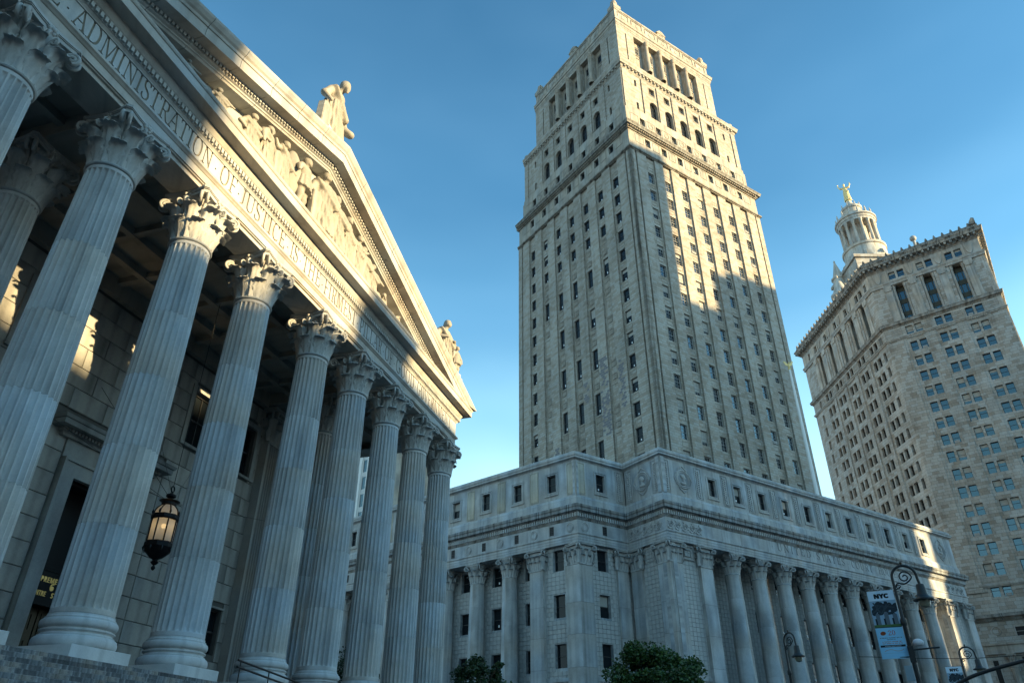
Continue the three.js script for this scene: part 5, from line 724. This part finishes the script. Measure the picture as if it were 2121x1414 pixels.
// ---------------------------------------------------------------- hanging lantern
{
  const mA = new THREE.Matrix4().compose(A.position, A.quaternion, A.scale), at = (x, y, z) => new THREE.Vector3(x, y, z).applyMatrix4(mA);
  const l = thing('hanging_lantern', 'black iron lantern with tall frosted panes hanging before the courthouse door', 'lantern'); l.position.copy(at(0, 8.95, -4.1)); l.rotation.y = A.rotation.y + .2;
  const n = 8, rr = .5, y0 = .82, y1 = 1.72, bars = [], panes = [];
  for (let i = 0; i < n; i++) { const a = i / n * 6.2832, b = (i + 1) / n * 6.2832, p = (t, r, y) => [Math.cos(t) * r, y, Math.sin(t) * r]; bars.push(rod(p(a, rr, y0 - .02), p(a, rr, y1 + .02), .034, 6)); const q = part(l, 'pane', trisGeo([...p(a, rr * .97, y0), ...p(b, rr * .97, y0), ...p(b, rr * .97, y1), ...p(a, rr * .97, y0), ...p(b, rr * .97, y1), ...p(a, rr * .97, y1)]), null); panes.push(q);
    bars.push(tube([p(a, rr * 1.02, y1 + .2), p(a, rr * .9, y1 + .42), p(a, rr * .55, y1 + .62), p(a, rr * .25, y1 + .7)], .026, 10, 5));
    const d = part(l, 'dome_pane', grid(3, 4, (u, v) => { const t = a + (b - a) * u, k = v * 1.2, R = rr * .94 * Math.cos(k); return [Math.cos(t) * R, y1 + .2 + Math.sin(k) * .5, Math.sin(t) * R]; }), null); panes.push(d);
    bars.push(lathe([[.02, 0], [.05, .08], [0, .2]], 5).translate(Math.cos(a) * rr * 1.08, y1 + .2, Math.sin(a) * rr * 1.08), lathe([[.015, 0], [.05, -.08], [0, -.22]], 5).translate(Math.cos(a) * rr * 1.12, y0 - .22, Math.sin(a) * rr * 1.12)); }
  const frost = new THREE.MeshPhysicalMaterial({ color: 0xf2efe6, transmission: .55, roughness: .75, thickness: 0, side: THREE.DoubleSide }); panes.forEach(p => p.material = frost);
  part(l, 'cage', merge(bars), M.iron);
  part(l, 'collar', merge([lathe([[rr * .98, y0 - .24], [rr * 1.14, y0 - .22], [rr * 1.14, y0 - .04], [rr * 1.04, y0], [rr * .96, y0]], 8), lathe([[rr * .96, y1], [rr * 1.04, y1], [rr * 1.14, y1 + .05], [rr * 1.14, y1 + .2], [rr * .98, y1 + .22]], 8)].map(g => g.rotateY(Math.PI / 8))), M.iron);
  part(l, 'bowl', lathe([[rr * 1.1, y0 - .22], [rr * .95, y0 - .4], [rr * .5, y0 - .62], [rr * .2, y0 - .7], [.1, y0 - .74], [.16, y0 - .8], [.1, y0 - .88], [.03, y0 - .92], [.07, y0 - .97], [.09, y0 - 1.02], [.05, y0 - 1.1], [0, y0 - 1.13]], 16), M.iron);
  part(l, 'crown', lathe([[.16, y1 + .62], [.3, y1 + .66], [.3, y1 + .76], [.42, y1 + .82], [.14, y1 + .92], [.1, y1 + .96], [.2, y1 + 1.02], [.2, y1 + 1.1], [.08, y1 + 1.16], [.05, y1 + 1.22]], 14), M.iron);
  part(l, 'ring', clean(new THREE.TorusGeometry(.12, .03, 8, 20).translate(0, y1 + 1.36, 0)), M.iron); part(l, 'suspension_rod', rod([0, y1 + 1.47, 0], [0, 12.6, 0], .014, 6), M.iron);
  part(l, 'bulb', clean(new THREE.SphereGeometry(.1, 10, 8).translate(0, 1.5, 0)), new THREE.MeshStandardMaterial({ color: 0x000000, emissive: new THREE.Color(1, .68, .3), emissiveIntensity: .9 }));
  const pl = new THREE.PointLight(new THREE.Color(1, .68, .32), .13, 0, 2); pl.position.set(0, 1.5, 0); pl.castShadow = true; l.add(pl);
  const g = thing('guy_wire', 'thin dark guy wires steadying the iron lantern against the porch wall', 'wire'); const W = (a, b, i) => { const A0 = at(...a), B0 = at(...b); part(g, 'wire', rod(A0.toArray(), B0.toArray(), .009, 5), M.iron); }; W([-1.6, 16.7, -8.05], [-.1, 11.75, -4.2]); W([1.8, 16.9, -8.05], [.05, 11.75, -4.1]); W([.1, 11.65, -4.0], [5.5, 15.9, -8.0]); W([-.25, 11.5, -4.1], [-9.9, 13.0, -4.1]); W([.3, 11.5, -4.1], [9.9, 13.2, -4.1]);
}
// ---------------------------------------------------------------- stairs, ground
{
  const st = setFrame(thing('entrance_stairs', 'broad worn granite steps climbing to the fluted columns', 'stairs'), -10.495, 28.436, 17.357), r = rng(404); let nStone = 0; const rest = [];
  for (let k = 0; k < 27; k++) { const y1 = 4.22 - k * .155, z0 = 1.26 + k * .36, s = grp(st, 'step'); let x = -24 + r() * 1.2; while (x < 22) { const w = .9 + r() * 1.1, big = k < 16 && x > -19 && x < 6; const g = stoneGeo(+(w - .02).toFixed(1) - .004, .152, .44, .012); const uu = r(), m = M.step[uu < .55 ? 0 : uu < .8 ? 2 : uu < .92 ? 1 : 3]; if (big && nStone++ < 290) { part(s, 'stone', g, m).position.set(x + w / 2, y1 - .078, z0 + .4 + (r() - .5) * .012); } else rest.push(g.clone().translate(x + w / 2, y1 - .078, z0 + .4)); x += Math.round((w - .02) * 10) / 10 + .005; } part(s, 'tread', bx(-24, 23, y1 - .15, y1 - .012, z0 - .1, z0 + .39), M.step[0]); }
  const o = part(st, 'stonework', merge(rest), M.step[0]); o.userData.kind = 'stuff';
  const rail = setFrame(thing('handrail', 'black metal handrail on the granite steps before the columns', 'handrail'), -10.495, 28.436, 17.357);
  const pt = (x, y, z) => [x, y, z], x0 = -1.5; const P = [[-2.2, 4.84, 2.35], [-.1, 4.62, 2.5], [3.4, 4.2, 2.9]];
  for (const d of [0, -.2]) part(rail, 'rail', tube(P.map(p => [p[0], p[1] + d, p[2]]), .034, 20, 8), M.iron); for (const t of [[-2.05, 4.82, 2.36], [-.55, 4.66, 2.47], [1.2, 4.46, 2.66], [3.1, 4.24, 2.87]]) part(rail, 'post', rod(t, [t[0], 3.2, t[2]], .022, 8), M.iron);
  const gr = new THREE.PlaneGeometry(2400, 2400); gr.rotateX(-Math.PI / 2); struct('ground', clean(gr), std(.17, .17, .165, { map: TX.step.map }));
  const rd = bx(-6, 6, -.2, .004, -200, 200); const road = struct('road', rd, std(.05, .05, .052, { roughness: .9 })); road.rotation.y = -.6; road.position.set(24, 0, -14);
  for (const s of [-1, 1]) { const sw = struct('pavement', bx(s > 0 ? 6 : -10, s > 0 ? 10 : -6, -.2, .13, -200, 200), std(.3, .3, .29)); sw.rotation.y = -.6; sw.position.set(24, 0, -14); }
}
// ---------------------------------------------------------------- street lamps, banners, signal arm
function polar(az, d) { return [d * Math.sin(az * D2R), -d * Math.cos(az * D2R)]; }
function crookLamp(az, d, top, ry, label, withArm) {
  const L = thing('street_lamp', label, 'street lamp', 'crook-necked street lamps along the square'); const [x, z] = polar(az, d); L.position.set(x, 0, z); L.rotation.y = ry; const h = top - .75;
  part(L, 'pole', lathe([[.24, 0], [.24, .5], [.16, .7], [.14, 1.6], [.17, 1.7], [.1, 1.9], [.075, h - 1.4], [.11, h - 1.35], [.11, h - 1.2], [.065, h - 1.1], [.055, h]], 14), M.ironPaint);
  const R = .42, arc = []; for (let i = 0; i <= 16; i++) { const a = Math.PI - i / 16 * Math.PI * 1.02; arc.push([R + Math.cos(a) * R, h + .33 + Math.sin(a) * R * 1.0, 0]); } part(L, 'crook', tube([[0, h - .2, 0], [0, h + .1, 0], ...arc, [2 * R + .03, h + .02, 0]], .05, 46, 8), M.ironPaint);
  const sp = spiral([[.03, h - .02], [.14, h + .12], [R - .05, h + .08], [R + .24, h + .3]], [R, h + .33], .23, 1.5, -1, 24); part(L, 'scroll', tube(sp.map(p => [p[0], p[1], 0]), .028, 44, 6), M.ironPaint); part(L, 'small_scroll', tube(spiral([[.02, h - .1], [.2, h - .02]], [.14, h - .02], .09, 1.3, -1, 14).map(p => [p[0], p[1], 0]), .02, 22, 6), M.ironPaint);
  const yb = h - .02; part(L, 'lamp_shade', lathe([[.05, yb + .06], [.13, yb + .04], [.15, yb - .02], [.17, yb - .3], [.22, yb - .42], [.36, yb - .5], [.36, yb - .54], [.2, yb - .53]], 20).translate(2 * R + .03, 0, 0), M.ironPaint);
  part(L, 'globe', lathe([[.2, yb - .53], [.21, yb - .62], [.15, yb - .76], [0, yb - .82]], 18).translate(2 * R + .03, 0, 0), new THREE.MeshPhysicalMaterial({ color: 0x9a9a86, roughness: .3, transmission: .4, thickness: 0, side: THREE.DoubleSide }));
  part(L, 'finial', lathe([[0, .12], [.05, .06], [.03, 0], [.06, -.04]], 8).translate(R, h + .33 + R + .06, 0), M.bronze);
  if (withArm) { part(L, 'mast_arm', tube([[.02, 3.7, .0], [.5, 4.05, 0], [1.6, 4.58, 0], [3.2, 4.95, 0], [5.4, 5.25, 0], [8.5, 5.45, 0]], .06, 40, 8).rotateY(-.25), M.ironPaint); part(L, 'banner_bracket', merge([rod([-1.0, 7.72, 0], [.05, 7.72, 0], .018), rod([-1.0, 5.4, 0], [.05, 5.4, 0], .018)]), M.ironPaint);
    part(L, 'camera_bracket', merge([rod([0, 5.62, .0], [.95, 5.66, .0], .03), bx(-.1, .1, 5.2, 5.75, -.1, .1)]), M.ironPaint); part(L, 'camera_box', new THREE.SphereGeometry(.16, 10, 8).scale(1.2, .85, 1).translate(.3, 5.85, .05).toNonIndexed(), std(.72, .76, .8)); part(L, 'control_box', bx(-.36, -.1, 4.6, 5.1, -.08, .1), std(.25, .36, .42)); }
  else if (d > 50) part(L, 'banner_bracket', merge([rod([-.95, 7.55, 0], [.05, 7.55, 0], .018), rod([-.95, 5.25, 0], [.05, 5.25, 0], .018)]), M.ironPaint);
  return L;
}
function bannerTexture() {
  const c = document.createElement('canvas'); c.width = 384; c.height = 1008; const g = c.getContext('2d'); g.fillStyle = '#8fd0f2'; g.fillRect(0, 0, 384, 1008); g.fillStyle = '#cfe8f8'; g.fillRect(0, 0, 384, 150);
  g.fillStyle = '#101418'; g.font = '900 92px sans-serif'; g.textAlign = 'center'; g.save(); g.translate(192, 112); g.scale(1.15, .92); g.fillText('NYC', 0, 0); g.lineWidth = 9; g.strokeStyle = '#101418'; g.strokeText('NYC', 0, 0); g.restore();
  g.fillStyle = '#8fb0c6'; g.fillRect(0, 150, 384, 400); const r = rng(17);
  g.fillStyle = '#20303a'; for (let i = 0; i < 46; i++) { g.beginPath(); g.ellipse(20 + r() * 350, 210 + r() * 150, 20 + r() * 40, 16 + r() * 46, r() * 3, 0, 7); g.fill(); } g.strokeStyle = '#33444f'; g.lineWidth = 12; for (let i = 0; i < 9; i++) { g.beginPath(); g.moveTo(r() * 384, 170 + r() * 60); g.lineTo(r() * 384, 260 + r() * 100); g.stroke(); }
  for (const [x, w, h] of [[80, 58, 200], [205, 62, 220], [325, 64, 190]]) { g.fillStyle = '#5d6f7b'; g.beginPath(); g.moveTo(x - w / 2, 530); g.lineTo(x - w / 2, 560 - h); g.quadraticCurveTo(x, 520 - h, x + w / 2, 560 - h); g.lineTo(x + w / 2, 530); g.fill(); g.fillStyle = '#1d2a33'; g.fillRect(x - w / 2 - 18, 420, 26, 110); } g.fillStyle = '#4c7040'; g.fillRect(0, 512, 384, 34); g.fillStyle = '#263038'; g.fillRect(0, 546, 384, 12);
  g.fillStyle = '#8c3d12'; g.beginPath(); g.ellipse(96, 640, 40, 28, -.2, 0, 7); g.fill(); g.fillStyle = '#b2452f'; g.font = '96px serif'; g.fillText('20', 218, 670); g.fillStyle = '#64767f'; for (const [y, n] of [[700, 30], [724, 12], [756, 26], [782, 28]]) { const col = y > 740 ? '#b06a52' : '#5b6b75'; g.fillStyle = col; let x = 192 - n * 5.2; for (let i = 0; i < n; i++) { const w = 4 + r() * 5; if (r() > .14) g.fillRect(x, y + r() * 4, w, 8 + r() * 6); x += 10.4; } }
  g.fillStyle = '#16212a'; g.fillRect(18, 812, 350, 30); g.fillStyle = '#cfdde6'; let x = 80; for (let i = 0; i < 22; i++) { g.fillRect(x, 822 + r() * 3, 5 + r() * 3, 10); x += 10.4; } g.strokeStyle = '#b9784f'; g.lineWidth = 5; g.beginPath(); g.moveTo(60, 900); g.quadraticCurveTo(150, 860, 200, 890); g.quadraticCurveTo(260, 915, 330, 880); g.stroke(); g.strokeStyle = '#7f97a8'; g.lineWidth = 2; g.beginPath(); g.moveTo(40, 930); g.lineTo(340, 928); g.stroke();
  const t = new THREE.CanvasTexture(c); t.colorSpace = THREE.SRGBColorSpace; return t;
}
{
  const l1 = crookLamp(27.22, 32, 8.6, -.47, 'black crook-necked street lamp carrying a signal arm and tall banner', true);
  const l2 = crookLamp(29.9, 56, 8.62, -.5, 'black crook-necked street lamp behind the curved signal arm'), l3 = crookLamp(19.45, 46.5, 8.62, -1.15, 'crook-necked street lamp in front of the colonnade without a signal arm');
  const tex = bannerTexture(), bm = std(1, 1, 1, { map: tex, roughness: .8 });
  const mk = (L, w, y0, h, label) => { const b = thing('banner', label, 'banner', 'street banners on lamp posts'); b.position.copy(L.position); b.rotation.y = L.rotation.y; const f = grid(6, 16, (u, v) => [-.09 - w + u * w, y0 + v * h, .02 + .025 * Math.sin(u * 5 + v * 3) * (1 - v), u, v]); part(b, 'cloth', f, bm); part(b, 'backing', grid(6, 16, (u, v) => [-.09 - w + u * w, y0 + v * h, .014 + .025 * Math.sin(u * 5 + v * 3) * (1 - v), u, v]), std(.72, .8, .86)); };
  mk(l1, .92, 5.36, 2.4, 'pale vertical street banner with a photo, on the lamp carrying the signal arm'); mk(l2, .88, 5.2, 2.35, 'smaller-looking pale vertical banner on the lamp behind the signal arm');
  const w = thing('overhead_cable', 'thin overhead cable strung past the street lamps', 'cable'); const [ax, az_] = polar(24, 60), [bx_, bz] = polar(38, 60); part(w, 'strand', tube([[ax, 8.9, az_], [(ax + bx_) / 2, 8.35, (az_ + bz) / 2], [bx_, 8.6, bz]], .02, 20, 5), M.black);
}
// ---------------------------------------------------------------- trees
function tree(name, label, az, d, top, rx, ry, seed, n, cols) {
  const t = thing(name, label, 'tree'), [x, z] = polar(az, d); t.position.set(x, 0, z); const r = rng(seed), cy = top - ry, limbs = [];
  part(t, 'trunk', lathe([[.2, 0], [.15, .6], [.12, cy - ry * .4], [.05, cy + ry * .3], [0, cy + ry * .5]], 10), std(.09, .07, .05));
  const clumps = []; for (let i = 0; i < 64; i++) { const a = r() * 6.283, u = r() * 2 - 1, k = .35 + .62 * Math.cbrt(r()), s = Math.sqrt(1 - u * u); const kk = r() < .16 ? 1.18 : 1; clumps.push([Math.cos(a) * s * rx * k * kk, cy + u * ry * k * kk, Math.sin(a) * s * rx * k * kk, (kk > 1 ? .1 : .15 + r() * .2) * rx]); }
  for (let i = 0; i < 14; i++) { const c = clumps[i]; limbs.push(tube([[0, cy - ry * (.5 - r() * .3), 0], [c[0] * .5, (c[1] + cy) / 2, c[2] * .5], [c[0], c[1], c[2]]], .03, 8, 5)); } part(t, 'limbs', merge(limbs), std(.085, .066, .047));
  const cr = grp(t, 'crown'); const pos = cols.map(() => []);
  for (let i = 0; i < n; i++) { const c = clumps[Math.floor(r() * clumps.length)], a = r() * 6.283, u = r() * 2 - 1, s = Math.sqrt(1 - u * u), k = Math.pow(r(), .45) * c[3]; const p = new THREE.Vector3(c[0] + Math.cos(a) * s * k * 1.15, c[1] + u * k * .85, c[2] + Math.sin(a) * s * k * 1.15), L = .10 + r() * .10, q = new THREE.Quaternion().setFromEuler(new THREE.Euler(r() * 2 - 1, r() * 6.28, r() * 2 - 1)); const v = [[0, 0, 0], [L * .42, .0, L * .5], [0, .02, L], [-L * .42, 0, L * .5]].map(e => new THREE.Vector3(...e).applyQuaternion(q).add(p)); const P = pos[Math.floor(r() * cols.length)]; for (const j of [0, 1, 2, 0, 2, 3]) P.push(v[j].x, v[j].y, v[j].z); }
  pos.forEach((P, i) => { const g = new THREE.BufferGeometry(); g.setAttribute('position', new THREE.Float32BufferAttribute(P, 3)); g.computeVertexNormals(); const m = new THREE.MeshPhysicalMaterial({ color: new THREE.Color().setRGB(...cols[i]), roughness: .6, transmission: .25, thickness: 0, side: THREE.DoubleSide }); const o = part(cr, 'foliage', boxUV(g), m); o.userData.kind = 'stuff'; });
  return t;
}
tree('street_tree', 'rounded leafy green tree before the corner of the colonnaded base', 10.5, 44, 7.9, 2.75, 2.5, 501, 36000, [[.045, .11, .018], [.03, .08, .014], [.065, .145, .022]]);
tree('street_tree', 'small dark leafy tree before the side street columns', -2.2, 40, 6.7, 1.5, 1.6, 502, 9000, [[.03, .07, .02], [.02, .05, .016], [.045, .09, .022]]);
tree('street_tree', 'sparse low sapling top below the wing corner', 4.6, 42, 5.75, 1.0, .9, 503, 1500, [[.04, .085, .02], [.03, .07, .02]]);
tree('street_tree', 'dark leafy tree glimpsed between the fluted columns', -11.6, 58, 9.6, 2.2, 2.6, 504, 9000, [[.025, .055, .016], [.018, .04, .013], [.035, .07, .02]]);

// ---------------------------------------------------------------- buildings across the square that shade the fronts
{
  const hx = Math.cos(SUN_AZ), hz = Math.sin(SUN_AZ), sx = Math.sin(SUN_AZ), sz = -Math.cos(SUN_AZ), tanE = Math.tan(SUN_EL);
  // a = distance across the sun's bearing, dd = distance towards the sun, b = height of the sun ray over the origin
  const block = (name, label, a0, a1, dd, steps, depth, tint) => {
    const o = thing(name, label, 'office building', 'buildings across the square'); o.matrixAutoUpdate = true; const mid = (a0 + a1) / 2; o.position.set(hx * mid + sx * dd, 0, hz * mid + sz * dd); o.rotation.y = Math.atan2(-sx, -sz);   // local +z faces the square, local x runs along a
    const m = std(...tint); let i = 0;
    for (const [p, q, b] of steps) { const H = b + dd * tanE, X = v => v - mid, x0 = Math.min(X(p), X(q)), x1 = Math.max(X(p), X(q)); part(o, 'block', bx(x0, x1, 0, H - .6, -depth, 0), m); part(o, 'parapet', bx(x0 - (i ? 0 : .05), x1, H - .6, H, -depth, .05), M.baseB2); const strips = []; for (let y = 5; y < H - 3; y += 4) strips.push(bx(x0 + .8, x1 - .8, y, y + 1.9, 0, .06)); const w = part(o, 'window_band', merge(strips), M.glass); w.userData.kind = 'stuff'; i++; }
  };
  block('office_building', 'broad grey office slab across the square, tallest of its row', -14, 34, 118, [[34, -14, 48]], 30, [.30, .29, .27]);
  block('office_building', 'stepped brick office block across the square beside the grey slab', -60, -14.02, 118, [[-14.02, -19.2, 22.6], [-19.2, -26.6, 24.4], [-26.6, -33, 28.2], [-33, -60, 26.5]], 26, [.32, .24, .19]);
  block('office_building', 'slender stone tower across the square facing the courthouse shaft', -97.2, -60.02, 150, [[-60.02, -97.2, 99.5]], 30, [.36, .33, .28]);
  block('office_building', 'lower stone setback block attached beside the slender tower', -121.9, -97.25, 150, [[-97.25, -104.2, 68.4], [-104.2, -107.0, 76.2], [-107.0, -121.9, 77.7]], 30, [.34, .31, .27]);
  block('office_building', 'low corner shop block across the square at the street gap', -124.7, -121.95, 150, [[-121.95, -124.7, 12]], 20, [.3, .27, .24]);
  const addedBlock = (label, az, d, w, h, dp, tint) => { const o = thing('office_building', label, 'office building', 'buildings across the square'), [x, z] = polar(az, d); o.position.set(x, 0, z); o.rotation.y = Math.atan2(-x, -z); part(o, 'block', bx(-w / 2, w / 2, 0, h, -dp, 0), std(...tint)); part(o, 'parapet', bx(-w / 2 - .2, w / 2 + .2, h, h + 1.2, -dp, .2), M.baseB2); const strips = []; for (let y = 5; y < h - 3; y += 4) strips.push(bx(-w / 2 + 1, w / 2 - 1, y, y + 1.9, 0, .06)); part(o, 'window_band', merge(strips), M.glass).userData.kind = 'stuff'; };
  addedBlock('long dark stone block added out of view behind to dim the sky light', 178, 92, 120, 54, 30, [.20, .18, .155]); addedBlock('tall brown brick block added out of view on the north side to dim the sky light', 232, 84, 80, 66, 30, [.19, .14, .11]);  // unseen blocks added to cut sky light on the left sides of the columns
  block('office_building', 'pale mid-rise block beyond the street gap', -150, -124.75, 150, [[-124.75, -150, 33]], 30, [.38, .36, .33]);
}

renderer.render(scene, camera);
